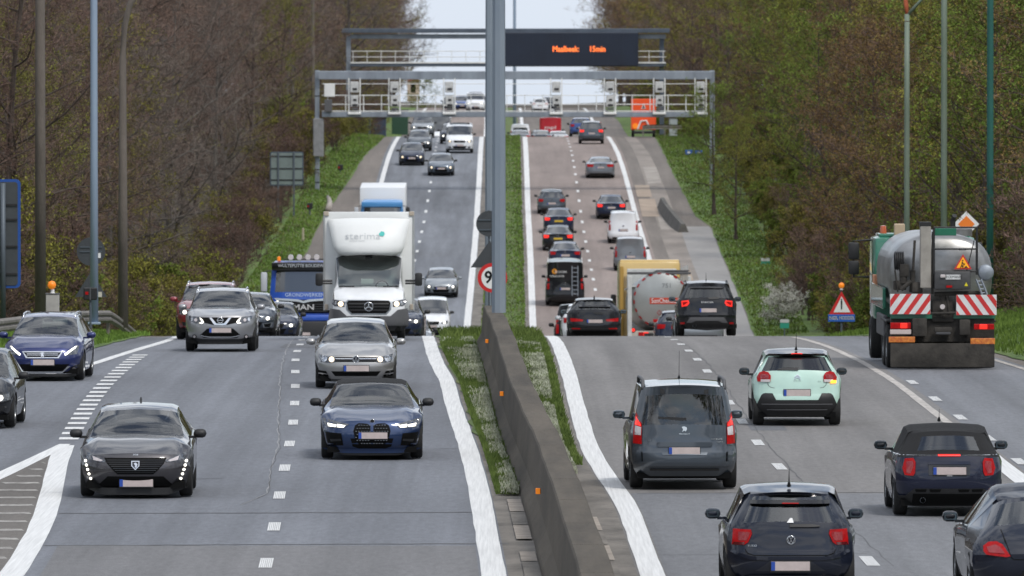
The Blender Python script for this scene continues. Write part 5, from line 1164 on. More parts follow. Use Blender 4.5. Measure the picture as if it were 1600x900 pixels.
# ------------------------------------------------------------------ lorries
def ft_sprinter(c):
    s = FX(c, True, 313, 872, 206); r0 = c['root']; C0 = c['C0']
    s.pair('headlight', [(104,640),(140,646),(180,655),(178,684),(120,680),(106,668)], LAMPG); s.pair('headlight_bulb', circ(156, 667, 15, 12), LAMPWARM, off=.014); s.pair('headlight_reflector', circ(128, 662, 11, 12), CHROME, off=.012)
    s.sym('grille_frame', [(196,644),(180,656),(188,700),(214,728)], P_LGREY, off=.010); g = s.sym('grille', [(200,648),(190,660),(198,700),(218,720)], GRILLE, off=.018)
    for y in (662, 680, 698): s.poly('grille_slat', rect(200, y, 426, y+7), BLK, off=.026, parent=g, grid=.2)
    s.star(313, 682, 26); s.poly('lower_bumper', [(313,735),(190,735),(150,700),(95,692),(86,745),(92,795),(150,815),(313,820),(476,815),(534,795),(540,745),(531,692),(476,700),(436,735)], GREYPL, off=.010); s.sym('lower_intake', [(250,740),(240,756)], GRILLE, off=.018); s.sym('bumper_step', [(100,790),(120,818)], BLK, off=.02)
    for sx in (-1, 1): MB().bbox((sx*.60, C0(.80), 1.47), (.42, .05, .03), .01).build('air_inlet', BLK, r0)
    bx = MB().bbox((0, C0(4.15), 2.16), (2.44, 4.5, 2.70), .03); bo = bx.build('box_body', mat('box_white', (.70, .71, .70), .45, var=.05, scale=1.0), r0, 30)
    GALV = mat('box_trim', (.42, .43, .43), .45, metal=.5, var=.15, scale=3)
    for sx in (-1, 1): MB().bbox((sx*1.225, C0(1.90), 2.16), (.05, .07, 2.72), .015).build('corner_trim', GALV, bo); MB().bbox((sx*1.17, C0(1.885), 3.46), (.14, .06, .12), .02).build('corner_cap', mat('cap_beige', (.42, .36, .29), .6), bo); MB().bbox((sx*1.17, C0(1.885), .90), (.10, .06, .16), .02).build('corner_cap', MATS['cap_beige'], bo)
    # roof fairing
    fm = MB(); rows = [(2.33,.62,1.30),(2.36,.78,1.22),(2.44,.90,1.20),(2.60,.98,1.24),(2.85,1.03,1.34),(3.10,1.08,1.48),(3.28,1.13,1.62),(3.34,1.13,1.74)]; n = 13
    for z, w_, y in rows:
        for k in range(n):
            t = -1+2*k/(n-1); fm.v.append((w_*t, C0(y+.22*abs(t)**3.2), z-.03*t*t))
    for i in range(len(rows)-1):
        for k in range(n-1): o = i*n+k; fm.f.append((o, o+1, o+n+1, o+n))
    m0 = len(fm.v)
    for z, w_, y in rows:
        for sx in (-1, 1): fm.v.append((w_*sx, C0(1.90), z-.03))
    for i in range(len(rows)-1):
        fm.f.append((i*n, (i+1)*n, m0+2*i+2, m0+2*i)); fm.f.append((i*n+n-1, m0+2*i+1, m0+2*i+3, (i+1)*n+n-1))
    fo = fm.build('roof_fairing', MATS['box_white'], r0, True)
    v, f = text_verts('sterima', .26); mb = MB()
    def fy(x, z):
        y = lerpk([(q[0], q[2]) for q in rows], z); w_ = lerpk([(q[0], q[1]) for q in rows], z); return C0(y+.22*abs(x/w_)**3.2)-.012
    mb.add([(a*1.25-.17, fy(a*1.25-.17, b+2.84), b+2.84) for a, b in v], f); mb.build('lettering', mat('logo_grey', (.50, .52, .53), .5), fo)
    v, f = text_verts('medical textile', .055); mb = MB(); mb.add([(a*1.3-.32, fy(a*1.3-.32, b+2.72), b+2.72) for a, b in v], f); mb.build('lettering', MATS['logo_grey'], fo)
    mb = MB(); hx = [(.355+.085*math.cos(R(a)), 2.905+.075*math.sin(R(a))) for a in (0, 50, 100, 180, 230, 300)]; mb.add([(x, fy(x, z)-.004, z) for x, z in hx], [tuple(range(6))]); mb.build('logo', mat('logo_teal', (.03, .42, .38), .5), fo)
    for sx in (-1, 1):
        q = MB().tube([(sx*1.0, C0(1.35), 1.62), (sx*1.28, C0(1.30), 1.62)], .035, 6).tube([(sx*1.0, C0(1.35), 1.55), (sx*1.28, C0(1.30), 1.55)], .03, 6); a = q.build('mirror_arm', BLK, r0)
        MB().bbox((sx*1.36, C0(1.28), 1.66), (.20, .14, .36), .05).build('mirror_head', BLK, a, 40)
    MB().box((-.04, C0(1.02), 1.60), (.34, .012, .16), (R(-20), 0, 0)).build('paper_note', mat('paper', (.55, .62, .58), .8), r0)
    MB().box((-.83, C0(1.10), 1.66), (.06, .008, .12), (R(-25), 0, 0)).build('window_sticker', WHITEP, r0)
    MB().bbox((0, C0(1.60), 2.32), (.22, .03, .07), .02).build('rear_view_mirror', BLK, r0)
make_car('box_van', 'white box van with curved roof fairing and lit headlights coming over the crest', 'van', 'van', paint('van_white', (.72, .73, .74), 0), 249.0, 576, feats=ft_sprinter, L=6.4, W=2.02, H=2.42, r=.36, fa=1.0, ra=4.75, nose=1.16, hood=1.47, cowl=.85, header=1.68, belt0=1.40, belt1=1.45, roofw=.84, zb=.30, solid_tail=True, panel=True, cp=2.0, bp=1.9, mz=-1.5, Wf=[(.30,.90),(.45,.97),(.8,.99),(1.0,.97),(1.16,.90)], cdf=.22, bowf=.14)

def lorry_front(name, label, d, xpx, pm, Hc=3.45, visor=None, door=None, badge=None, lamps=0, body=None, lowcol=None, yaw=0):
    X = px(xpx, d); cy = d+3; hd = (LR(cy+3)-LR(cy-3))/6
    t = thing(name, label, 'lorry', (X, d, (zr(d+1)+zr(d+4.5))/2-slope(d+2.75)*2.75+.01), -math.atan(hd)+R(yaw), None, rx=math.atan(slope(d+3)))
    # cab shell as rows from bottom to top
    cab = MB(); rows = [(.95,1.20,.06),(1.15,1.23,.0),(1.75,1.24,.02),(2.05,1.24,.05),(2.25,1.235,.07),(3.05,1.18,.22),(Hc-.08,1.15,.28),(Hc,1.05,.42)]; n = 15
    for z, w_, y in rows:
        for k in range(n): u = -1+2*k/(n-1); cab.v.append((w_*u, y+.16*abs(u)**5, z))
    glass = MB()
    for i in range(len(rows)-1):
        for k in range(n-1):
            o = i*n+k; q = (o, o+1, o+n+1, o+n)
            if i == 4 and 1 <= k < n-2: glass.add([cab.v[a] for a in q], [(0, 1, 2, 3)])
            else: cab.f.append(q)
    m0 = len(cab.v)
    for z, w_, y in rows: cab.v += [(-w_, 2.1, z), (w_, 2.1, z)]
    for i in range(len(rows)-1): cab.f += [(i*n, (i+1)*n, m0+2*i+2, m0+2*i), (i*n+n-1, m0+2*i+1, m0+2*i+3, (i+1)*n+n-1)]
    e = len(rows)-1; cab.f.append(tuple(e*n+k for k in range(n))+(m0+2*e+1, m0+2*e)); cab.f.append((m0, m0+2*e, m0+2*e+1, m0+1))
    c = cab.build('cab', pm, t, 35); glass.build('windscreen', GLASSF, t, True)
    MB().box((0, 1.1, 2.0), (2.2, 1.2, .5)).build('dashboard', SEATM, t)
    MB().bbox((0, .16, Hc-.22), (2.36, .22, .32), .06).build('sun_visor', GLOSSBLK if visor else pm, t, 40)
    if visor: text_obj(visor, .155, mat('visor_lettering', (.5, .52, .55), .5), t, (0, .035, Hc-.20), sx=1.0, bold=.003)
    if door: text_obj(door, .19, mat('pale_lettering', (.5, .6, .72), .5), t, (.05, -.02+.05, 2.14), sx=1.0)
    g = MB().bbox((0, .02, 1.72), (2.0, .12, .50), .05).build('grille', GRILLE, t, 40)
    for k in range(4): MB().bbox((0, -.045, 1.54+k*.085), (1.8, .02, .035), .008).build('grille_slat', GLOSSBLK, g)
    MB().prism([(-1.1,2.03),(-.2,1.98),(0,1.92),(.2,1.98),(1.1,2.03),(1.0,1.95),(.25,1.90),(0,1.84),(-.25,1.90),(-1.0,1.95)], -.06, -.02).build('chrome_bar', CHROME, t)
    if badge: text_obj(badge, .27, WHITEP, t, (0, -.058, 1.68), sx=1.35, bold=.006)
    MB().bbox((0, .03, 1.30), (2.44, .14, .22), .04).build('bumper_band', pm, t, 40); MB().bbox((0, .10, .72), (2.42, .30, .92), .07).build('bumper', BLK, t, 40)
    for sx in (-1, 1):
        MB().bbox((sx*.92, -.03, .78), (.34, .08, .20), .03).build('headlight', CLEARL, t, 40)
        for k in range(3): MB().lathe([(0, -.02), (.05, -.02), (.05, .02)], 10, 'y', (sx*(1.02-.03*k), -.06, 1.60+.14*k)).build('marker_lamp', LAMPON, t)
        a = MB().tube([(sx*1.2, .15, 3.05), (sx*1.45, .02, 3.0), (sx*1.45, .02, 2.1), (sx*1.2, .12, 2.05)], .025, 6).build('mirror_arm', BLK, t)
        MB().bbox((sx*1.46, -.02, 2.62), (.24, .14, .72), .05).build('mirror_head', mat('mirror_shell', (.45, .47, .5), .35, coat=1) if sx < 0 else BLK, a, 40)
        add_wheel(t, sx*1.08, 1.3, .5, .34); add_wheel(t, sx*1.08, 5.0, .5, .34)
    bb = MB().box((-.55, -.10, .52), (.07, .05, .28)).box((.55, -.10, .52), (.07, .05, .28)).bbox((0, -.12, .52), (1.3, .07, .08), .02).bbox((0, -.12, .40), (1.5, .07, .06), .02); bb.build('front_bar', CHROME, t)
    MB().box((0, -.09, .70), (.5, .01, .11)).build('licence_plate', PLATE, t)
    for k in range(lamps):
        q = MB().lathe([(0, -.05), (.10, -.05), (.11, .0), (.06, .1), (0, .12)], 14, 'y', (-.48+k*.32, .30, Hc+.12)); q.build('roof_lamp', CLEARL, t, 30)
    if lamps:
        MB().tube([(-.75, .35, Hc+.05), (.75, .35, Hc+.05)], .025, 6).build('lamp_bar', BLK, t); MB().lathe([(.0, .16), (.06, .14), (.07, 0)], 12, 'z', (-.92, .45, Hc)).build('beacon', AMBER, t, 30)
    if body: 
        m_, z0, z1, wd = body; MB().bbox((0, 5.4, (z0+z1)/2), (wd, 6.2, z1-z0), .04).build('load_body', m_, t, 30)
    MB().box((0, 4.5, .85), (1.0, 7.5, .3)).build('chassis', BLK, t)
    return t
P_MAN = paint('lorry_blue', (.012, .075, .42), .1)
lorry_front('tipper_lorry', 'blue tipper lorry with roof lamps and white lettering behind the white box van', 338.0, 474, P_MAN, 3.42, 'WULTEPUTTE BOUDEWIJN', 'GRONDWERKEN', 'MAN', 4, (mat('tipper_grey', (.12, .13, .14), .6, var=.2, scale=1), 1.1, 2.6, 2.4))
lorry_front('white_lorry', 'lorry with white box and light blue cab showing above the white box van', 521.0, 597, paint('lorry_sky', (.07, .26, .55), .0), 3.35, None, None, None, 0, (mat('box_white2', (.70, .71, .72), .5), 1.0, 4.0, 2.6))

# ---- tank lorry seen from behind
X = px(1031, 360); t = thing('tank_lorry', 'lorry with a round grey tank lettered in white on red and a yellow cab', 'lorry', (X, 360, (zr(361)+zr(368))/2-slope(364)*4+.01), R(1.6), None, rx=math.atan(slope(364)))
TANK = mat('tank_steel', (.36, .37, .36), .32, metal=.45, var=.12, scale=.8)
tk = MB().lathe([(0,-.18),(.45,-.165),(.80,-.11),(1.06,-.02),(1.13,.10),(1.13,7.0),(.8,7.3),(0,7.35)], 40, 'y', (.08, .5, 2.36)); tank = tk.build('tank', TANK, t, 40)
for k in range(0, 40):
    if k % 2: continue
    a, b = 2*math.pi*k/40, 2*math.pi*(k+.9)/40; q = MB()
    for aa in (a, b):
        for r2, yy in ((1.045, -.05), (1.10, .04)): q.v.append((.08+r2*math.cos(aa), .5+yy-.008, 2.36+r2*math.sin(aa)))
    q.f.append((0, 1, 3, 2)); q.build('reflective_mark', REDL, tank)
def dome(x, z):
    r2 = math.hypot(x-.08, z-2.36); return .5+lerpk([(0,-.18),(.45,-.165),(.80,-.11),(1.0,-.02)], r2)-.012
def on_dome(s_, size, cx, cz, m_, sx=1., off=0.):
    v, f = text_verts(s_, size); mb = MB(); mb.add([(a*sx+cx, dome(a*sx+cx, b+cz)-.008-off, b+cz) for a, b in v], f); mb.build('lettering', m_, tank)
mb = MB(); xs_ = [-.38+.12*k for k in range(11)]
for x in xs_: mb.v += [(x, dome(x, 2.20)-.002, 2.20), (x, dome(x, 2.45)-.002, 2.45)]
mb.f = [(2*i, 2*i+2, 2*i+3, 2*i+1) for i in range(10)]; mb.build('name_band', mat('band_red', (.50, .06, .03), .5), tank)
on_dome('SunChemical', .26, .22, 2.325, WHITEP, .80, .004); on_dome('751', .24, .30, 2.92, mat('faded_grey', (.16, .17, .17), .6), 1.1)
for k in range(3):
    q = MB(); cx = .0+k*.25; 
    for r2 in (.10, .075):
        for a in range(4): xx, zz = cx+r2*math.cos(a*math.pi/2), 1.86+r2*math.sin(a*math.pi/2); q.v.append((xx, dome(xx, zz)-.004, zz))
    q.f = [(a, (a+1) % 4, 4+(a+1) % 4, 4+a) for a in range(4)]; q.build('hazard_diamond', REDL, tank)
MB().bbox((.30, .10, 1.50), (.50, .03, .26), .01).build('hazard_plate', mat('plate_orange', (.80, .20, .02), .5), t); MB().bbox((-.10, .12, 1.54), (.30, .03, .12), .01).build('red_tag', REDL, t)
WHF = mat('frame_pale', (.50, .51, .50), .5, var=.2, scale=2)
for x, wd in ((-1.16, .17), (1.20, .12)): MB().bbox((x, .55, 2.05), (wd, .16, 2.5), .02).build('frame_post', WHF, t)
MB().bbox((0, .55, 3.42), (2.5, .14, .10), .02).build('frame_top', GREYPL, t); MB().bbox((-.85, 4.0, 2.9), (.5, 6.5, .05), .02).build('walkway', WHF, t)
MB().bbox((.55, 3.6, 3.52), (1.3, 6.0, .06), .02).build('walkway', GREYPL, t)
for k in range(6): MB().tube([(1.15, 1+k*1.1, 3.1), (1.15, 1+k*1.1, 3.75)], .02, 5).build('rail_post', WHF, t)
MB().bbox((0, .62, 1.02), (2.4, .16, .26), .03).build('rear_beam', mat('beam_beige', (.36, .34, .30), .7, var=.3, scale=3), t); MB().box((0, 4.6, .9), (1.2, 8.4, .3)).build('chassis', BLK, t)
for x, m_ in ((-.52, REDON), (-.72, REDL), (.9, REDON)): MB().bbox((x, .52, 1.02), (.20, .05, .15), .02).build('tail_light', m_, t)
MB().bbox((-1.02, .6, 1.15), (.22, .12, .22), .03).build('side_lamp_box', BLK, t); MB().lathe([(0, -.03), (.07, -.03), (.07, .03)], 12, 'y', (-1.02, .53, 1.18)).build('tail_light', REDON, t)
MB().bbox((.05, 8.35, 2.5), (2.0, .10, 2.5), .03).build('bulkhead', WHF, t)
YEL = paint('cab_yellow', (.60, .42, .15), 0); MB().bbox((-.02, 9.6, 2.45), (2.46, 2.0, 3.2), .10).build('cab', YEL, t, 40)
MB().bbox((-.02, 9.4, 4.05), (2.40, 1.4, .16), .06).build('roof_deflector', YEL, t, 40); MB().bbox((-1.16, 8.5, 2.4), (.14, .12, 2.9), .02).build('cab_corner', mat('cab_trim', (.40, .24, .05), .6), t)
for sx in (-1, 1): MB().bbox((sx*1.42, 10.2, 2.4), (.22, .14, .70), .05).build('cab_mirror', BLK, t, 40); [add_wheel(t, sx*1.05, y, .5, .36) for y in (1.6, 2.9, 4.2, 9.6)]

# ---- green road-works tanker on the entry lane
d0 = 212.5; X = px(1474, d0)
t = thing('bitumen_tanker', 'green lorry with silver tank and red-white striped rear boards on the entry lane', 'lorry', (X, d0, zr(d0+3)+.012), R(.9))
GRN = paint('lorry_green', (.012, .16, .095), .0); DIRTY = mat('dirty_black', (.022, .020, .018), .9, c2=(.065, .058, .05), var=.4, scale=2.2, bump=.4, bscale=15); SILV = mat('tank_silver', (.30, .295, .285), .34, metal=.8, c2=(.42, .42, .42), var=.35, scale=1.1, stretch=(1, .6, 1.6))
mb = MB(); pr = [(0,-.14),(.5,-.11),(.85,-.03),(.97,.08),(1.0,.22),(1.0,5.6),(.9,5.8),(0,5.9)]; n = 40
for k in range(n):
    a = 2*math.pi*k/n
    for r2, y in pr: mb.v.append((r2*1.20*math.copysign(abs(math.cos(a))**.78, math.cos(a)), .75+y, 2.14+r2*1.0*math.copysign(abs(math.sin(a))**.78, math.sin(a))))
m_ = len(pr)
for k in range(n):
    for i in range(m_-1): mb.f.append((k*m_+i, k*m_+i+1, ((k+1) % n)*m_+i+1, ((k+1) % n)*m_+i))
tank = mb.build('tank', SILV, t, 45)
for y in (1.9, 3.4, 4.9):
    q = MB()
    for k in range(n):
        a = 2*math.pi*k/n
        for yy in (-.03, .03): q.v.append((1.208*math.copysign(abs(math.cos(a))**.78, math.cos(a)), y+yy, 2.14+1.008*math.copysign(abs(math.sin(a))**.78, math.sin(a))))
    q.f = [(2*k, 2*k+1, (2*k+3) % (2*n), (2*k+2) % (2*n)) for k in range(n)]; q.build('tank_band', STEEL, tank)
# boards
WB = mat('board_white', (.66, .66, .66), .45, var=.12, scale=4); RB = mat('board_red', (.55, .03, .03), .45, var=.12, scale=4)
for sx, zc_ in ((-1, 1.52), (1, 1.50)):
    b = MB().bbox((sx*.77, -.02, zc_), (.94, .03, .47), .008).build('striped_board', WB, t)
    for k in range(-1, 4):
        x0 = -.47+k*.27+.04; pts = [(x0, -.235), (x0+.125, -.235), (x0+.125+.34, .235), (x0+.34, .235)]
        cl_ = []
        for (xa, za), (xb, zb_) in zip(pts, pts[1:]+pts[:1]): cl_.append((xa, za))
        # clip to the board
        def clipx(P_, lim, s_):
            o = []
            for i in range(len(P_)):
                a, b2 = P_[i], P_[(i+1) % len(P_)]; ia, ib = s_*a[0] <= s_*lim, s_*b2[0] <= s_*lim
                if ia: o.append(a)
                if ia != ib: u = (lim-a[0])/(b2[0]-a[0]); o.append((lim, a[1]+(b2[1]-a[1])*u))
            return o
        cl_ = clipx(clipx(cl_, .465, 1), -.465, -1)
        if len(cl_) < 3: continue
        flip = 1 if sx < 0 else -1
        q = MB(); q.add([(sx*.77+x*flip, -.038, zc_+z) for x, z in cl_], [tuple(range(len(cl_)))]); q.build('red_stripe', RB, b)
MB().box((0, .18, 1.24), (2.44, .10, .12)).build('rear_beam', GRN, t); MB().box((0, .35, .92), (2.40, .35, .56)).build('rear_frame', DIRTY, t)
MB().bbox((-.02, -.06, .33), (2.42, .05, .56), .02).build('mudflap', DIRTY, t, 40); MB().box((0, 1.0, .45), (2.2, .1, .5)).build('rear_guard', DIRTY, t); MB().box((0, 4.2, .95), (1.0, 7.8, .4)).build('chassis', BLK, t)
LR_ = mat('lamp_orange_red', (.55, .08, .02), .3, coat=1, c2=(.75, .28, .03), var=.3, scale=14)
for x0, x1, z0, z1, m2, nm in ((-1.23,-.76,.95,1.09,REDL,'tail_light'),(.71,1.18,.93,1.06,REDL,'tail_light'),(-1.24,-.75,.82,.93,PLATE,'licence_plate'),(-1.27,-.66,.63,.765,LR_,'reflective_board'),(.63,1.20,.585,.73,LR_,'reflective_board'),(.84,1.02,.94,1.05,REDON,'tail_light_lit'),(-1.0,-.84,.96,1.08,REDON,'tail_light_lit')):
    MB().bbox(((x0+x1)/2, -.06-(.02 if 'lit' in nm else 0), (z0+z1)/2), (x1-x0, .05, z1-z0), .012).build(nm, m2, t)
MB().bbox((-.41, .10, 2.62), (.25, .25, 1.46), .02).build('vent_duct', mat('duct_grey', (.30, .28, .25), .7, var=.3, scale=2), t); MB().bbox((-.41, .10, 3.38), (.27, .27, .10), .01).build('duct_cap', BLK, t)
MB().bbox((.21, .05, 2.07), (.84, .35, .42), .03).build('control_cabinet', mat('cabinet_grey', (.055, .055, .058), .6, var=.3, scale=5), t, 40)
MB().box((.22, -.135, 2.15), (.34, .012, .11)).build('maker_plate', WB, t); text_obj('BECKMANN', .085, BLK, t, (.22, -.145, 2.15), sx=.9); MB().bbox((-.02, -.14, 2.17), (.12, .05, .08), .02).build('work_lamp', CLEARL, t)
q = MB(); q.add([(.48, -.135, 1.94), (.57, -.135, 1.94), (.525, -.135, 2.03)], [(0, 1, 2)]); q.build('yellow_mark', mat('mark_yellow', (.7, .6, .02), .5), t); MB().box((.13, -.14, 1.93), (.14, .02, .05)).build('red_mark', REDL, t)
fr = MB()
for x in (-.22, .78): fr.tube([(x, 0, 2.2), (x, 0, 3.30)], .028, 6)
for z in (3.30, 2.80, 2.28): fr.tube([(-.22, 0, z), (.78, 0, z)], .024, 6)
fr.tube([(.55, .02, 2.3), (.72, .02, 3.0)], .012, 5); fr.build('rear_rail', BLK, t)
MB().bbox((.06, .30, 3.19), (.52, .06, .17), .01).build('green_panel', GRN, t)
tri = [(.25, 2.33), (.66, 2.33), (.455, 2.68)]; MB().prism(tri, -.05, -.03).build('works_sign', RB, t); c0 = (.455, 2.447); tr2 = [(c0[0]+(x-c0[0])*.74, c0[1]+(z-c0[1])*.74) for x, z in tri]; MB().prism(tr2, -.056, -.05).build('works_sign_face', mat('sign_amber', (.85, .38, .01), .5, emit=(1, .4, .02), es=.15), t)
mn = MB(); mn.tube([(.44, -.06, 2.50), (.43, -.06, 2.43), (.40, -.06, 2.37)], .013, 5).tube([(.43, -.06, 2.43), (.46, -.06, 2.37)], .013, 5).tube([(.44, -.06, 2.49), (.49, -.06, 2.43)], .010, 5).tube([(.50, -.06, 2.47), (.46, -.06, 2.40)], .007, 4).lathe([(0, -.01), (.018, -.01), (.018, .01)], 8, 'y', (.45, -.06, 2.535)); mn.prism([(.48,2.365),(.57,2.365),(.525,2.41)], -.066, -.058); mn.build('works_symbol', BLK, t)
MB().lathe([(0, 0), (.05, .0), (.09, -.03)], 12, 'z', (.45, 0, 2.80)).build('sign_lamp', BLK, t)
reel = MB()
for k in range(5): reel.lathe([(.20, -.02), (.235, 0), (.20, .02)], 18, 'x', (-1.10+k*.045, .28, 2.52))
reel.build('hose_reel', BLK, t, True)
mc = MB()
for a, b, r2 in (((-.92,.15,2.0),(-.92,.15,2.45),.09),((-.72,.2,1.8),(-.70,.1,2.3),.06),((-1.05,.1,1.8),(-1.12,.05,2.3),.02),((-.70,.05,2.3),(-.66,.05,3.0),.03),((-.98,.05,1.85),(-.75,.02,2.05),.05),((-.2,.1,1.75),(1.0,.1,1.78),.05),((0,.15,1.2),(0,.15,1.8),.07),((-.25,.05,1.75),(-.24,.02,3.2),.03),((.15,.1,1.3),(.1,.12,1.7),.04),((-.3,.0,1.3),(.35,.0,1.32),.03)): mc.tube([a, b], r2, 8)
for c_, s_ in (((-.9,.15,2.3),(.22,.2,.30)),((-1.0,.2,1.95),(.3,.2,.22)),((-.6,.2,1.9),(.25,.25,.25)),((0,.25,1.35),(.5,.3,.5)),((-.55,.02,.98),(.34,.2,.42)),((.5,.02,.98),(.25,.2,.36)),((.0,.0,.92),(.42,.14,.12))): mc.bbox(c_, s_, .03)
mc.build('pump_gear', DIRTY, t, 40)
MB().bbox((0, -.02, .86), (.36, .08, .10), .03).build('tow_hook', GREYPL, t); MB().lathe([(0, -.03), (.06, -.03), (.06, .03)], 12, 'y', (-.02, -.02, 1.46)).build('round_lamp', CLEARL, t)
MB().lathe([(0, -.02), (.15, -.01), (.19, .02), (.19, .08)], 20, 'y', (.99, .0, 2.25)).build('round_lid', STEEL, t, True)
lad = MB().tube([(.76, .0, 2.1), (.90, -.02, 1.74)], .025, 5).tube([(.88, .0, 2.1), (1.02, -.02, 1.74)], .025, 5)
for k in range(4): lad.tube([(.77+.035*k, -.005, 2.05-.09*k), (.90+.035*k, -.005, 2.05-.09*k)], .015, 5)
lad.build('step_ladder', STEEL, t)
MB().tube([(.33, 1.6, 2.9), (.33, 1.6, 3.45), (.36, 1.5, 3.55)], .06, 8).build('breather_pipe', BLK, t); MB().lathe([(.28, .0), (.28, .16), (.2, .2), (0, .2)], 18, 'z', (.55, 2.4, 3.06)).build('filler_lid', SILV, t, 40); MB().bbox((-.62, 6.9, 3.02), (.26, .2, .5), .03).build('tool_box', mat('box_beige', (.42, .33, .22), .7), t)
MB().bbox((0, 8.0, 1.95), (2.44, 2.0, 2.0), .12).build('cab', GRN, t, 40); MB().bbox((0, 7.2, 2.3), (2.0, .5, .7), .05).build('cab_rear_window', GLASSF, t); MB().bbox((0, 7.9, 2.98), (2.2, 1.5, .10), .05).build('cab_roof', GRN, t, 40)
MB().lathe([(0, .2), (.07, .19), (.085, .03), (.085, 0)], 12, 'z', (-.98, 7.4, 3.02)).build('beacon', mat('beacon_red', (.5, .10, .03), .3, coat=1), t, 30)
MB().bbox((-1.25, 4.6, 1.6), (.08, 5.0, .5), .02).build('side_panel', GRN, t); MB().bbox((-1.20, 6.8, 1.75), (.10, .7, .6), .02).build('side_lamp_panel', mat('panel_salmon', (.6, .26, .14), .6), t); MB().bbox((-1.22, 3.6, .95), (.10, 3.0, .5), .03).build('side_locker', GREYPL, t)
for sx in (-1, 1):
    mxx = 1.62 if sx < 0 else 1.36
    a = MB().tube([(sx*1.2, 8.7, 2.85), (sx*mxx, 8.7, 2.82), (sx*mxx, 8.7, 1.95), (sx*1.25, 8.7, 1.95)], .03, 6).build('mirror_arm', BLK, t)
    MB().bbox((sx*mxx, 8.65, 2.58), (.26, .12, .42), .05).build('mirror_head', BLK, a, 40); MB().bbox((sx*mxx, 8.65, 2.18), (.26, .12, .34), .05).build('mirror_head', BLK, a, 40)
    for y in (1.4, 2.75, 8.2): add_wheel(t, sx*1.07, y, .51, .36); add_wheel(t, sx*.72, y, .51, .32) if y < 4 else None
    MB().bbox((sx*1.08, 2.1, 1.10), (.40, 2.5, .06), .02).build('mudguard', BLK, t)
# ------------------------------------------------------------------ gantries
def gantry(name, label, d, x0, x1, zt, zbm, base_l, base_r, truss_dark=False):
    t = thing(name, label, 'gantry', (0, d, 0)); m_ = STEEL
    return t
D1 = 590.0; k1 = D1/FPX
g1 = thing('camera_gantry', 'nearer grey gantry with white railing and camera cabinets across both carriageways', 'gantry', (0, D1, 0))
def X1(x): return (x-800)*k1
def Z1(y): return 7-(y-104)*k1
for dy in (0, 1.1):
    MB().bbox(((X1(497)+X1(1112))/2, dy, (Z1(111)+Z1(124))/2), (X1(1112)-X1(497), .18, Z1(111)-Z1(124)), .03).build('top_beam', STEEL, g1)
    MB().bbox(((X1(503)+X1(1106))/2, dy, (Z1(175)+Z1(183))/2), (X1(1106)-X1(503), .16, Z1(175)-Z1(183)), .03).build('floor_beam', STEEL, g1)
    for y in (131, 149, 163): MB().tube([(X1(503), dy-.12, Z1(y)), (X1(1106), dy-.12, Z1(y))], .028 if y != 131 else .022, 6).build('hand_rail', WHITEM, g1)
    for k in range(22): x = X1(512+k*28); MB().tube([(x, dy-.12, Z1(175)), (x, dy-.12, Z1(148))], .024, 5).build('rail_post', WHITEM, g1)
MB().box(((X1(503)+X1(1106))/2, .55, Z1(173.5)), (X1(1106)-X1(503), 1.1, .05)).build('walkway', WHITEM, g1)
CAB = mat('camera_box', (.50, .50, .49), .55, var=.25, scale=5)
for x in (554, 616.5, 702, 869, 953, 1030, 1094.5):
    xx = X1(x); c_ = MB().bbox((xx, -.22, Z1(136)), (.55, .40, Z1(128)-Z1(145)), .04).build('camera_box', CAB, g1)
    MB().bbox((xx, -.22, Z1(158)), (.50, .42, Z1(150)-Z1(167)), .04).build('camera_box', CAB, g1); MB().bbox((xx, -.25, Z1(177)), (.85, .5, .16), .04).build('camera_base', WHITEM, g1)
    for s_ in (-1, 1): MB().box((xx+s_*.36, -.2, Z1(150)), (.07, .08, Z1(122)-Z1(178))).build('camera_frame', WHITEM, g1)
    for z_, w_ in ((139, .30), (156, .22), (164, .34), (170, .40)): MB().bbox((xx+.03, -.44, Z1(z_)), (w_, .06, .13), .02).build('camera_lens', BLK if z_ != 170 else GREYPL, g1)
MB().bbox((X1(515), -.2, Z1(141)), (.68, .3, .85), .03).build('wall_cabinet', WHITEM, g1); MB().bbox((X1(513), -.2, Z1(165)), (.5, .3, .8), .03).build('wall_cabinet', GREYPL, g1)
zl = zr(D1)-.6
MB().bbox((X1(495.5), .5, (Z1(110)+zl)/2), (.30, .34, Z1(110)-zl), .03).build('column', STEEL, g1); MB().bbox((X1(497.5), .3, Z1(215)), (.68, .5, Z1(186)-Z1(246)), .05).build('column_cabinet', mat('cabinet_zinc', (.25, .25, .255), .55, metal=.4, var=.2, scale=3), g1)
for y in (150, 186, 265, 285, 310): MB().bbox((X1(495.5), .5, Z1(y)), (.34, .38, .07), .01).build('column_clamp', BLK, g1)
MB().bbox((X1(495.5), .5, zl+.2), (.6, .6, .4), .05).build('column_foot', CONC, g1)
MB().bbox((X1(1113), .5, (Z1(110)+zl)/2), (.32, .34, Z1(110)-zl), .03).build('column', STEEL, g1)
D2 = 715.0; k2 = D2/FPX
g2 = thing('message_gantry', 'farther gantry carrying the dark message board', 'gantry', (0, D2, 0))
def X2(x): return (x-800)*k2
def Z2(y): return 7-(y-104)*k2
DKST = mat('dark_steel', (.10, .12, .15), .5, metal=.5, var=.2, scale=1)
MB().bbox(((X2(534)+X2(1046))/2, 0, Z2(48)), (X2(1046)-X2(534), 1.6, .34), .03).build('top_beam', DKST, g2); MB().bbox(((X2(548)+X2(1040))/2, -.1, Z2(57)), (X2(1040)-X2(548), .16, .36), .03).build('truss_beam', STEEL, g2)
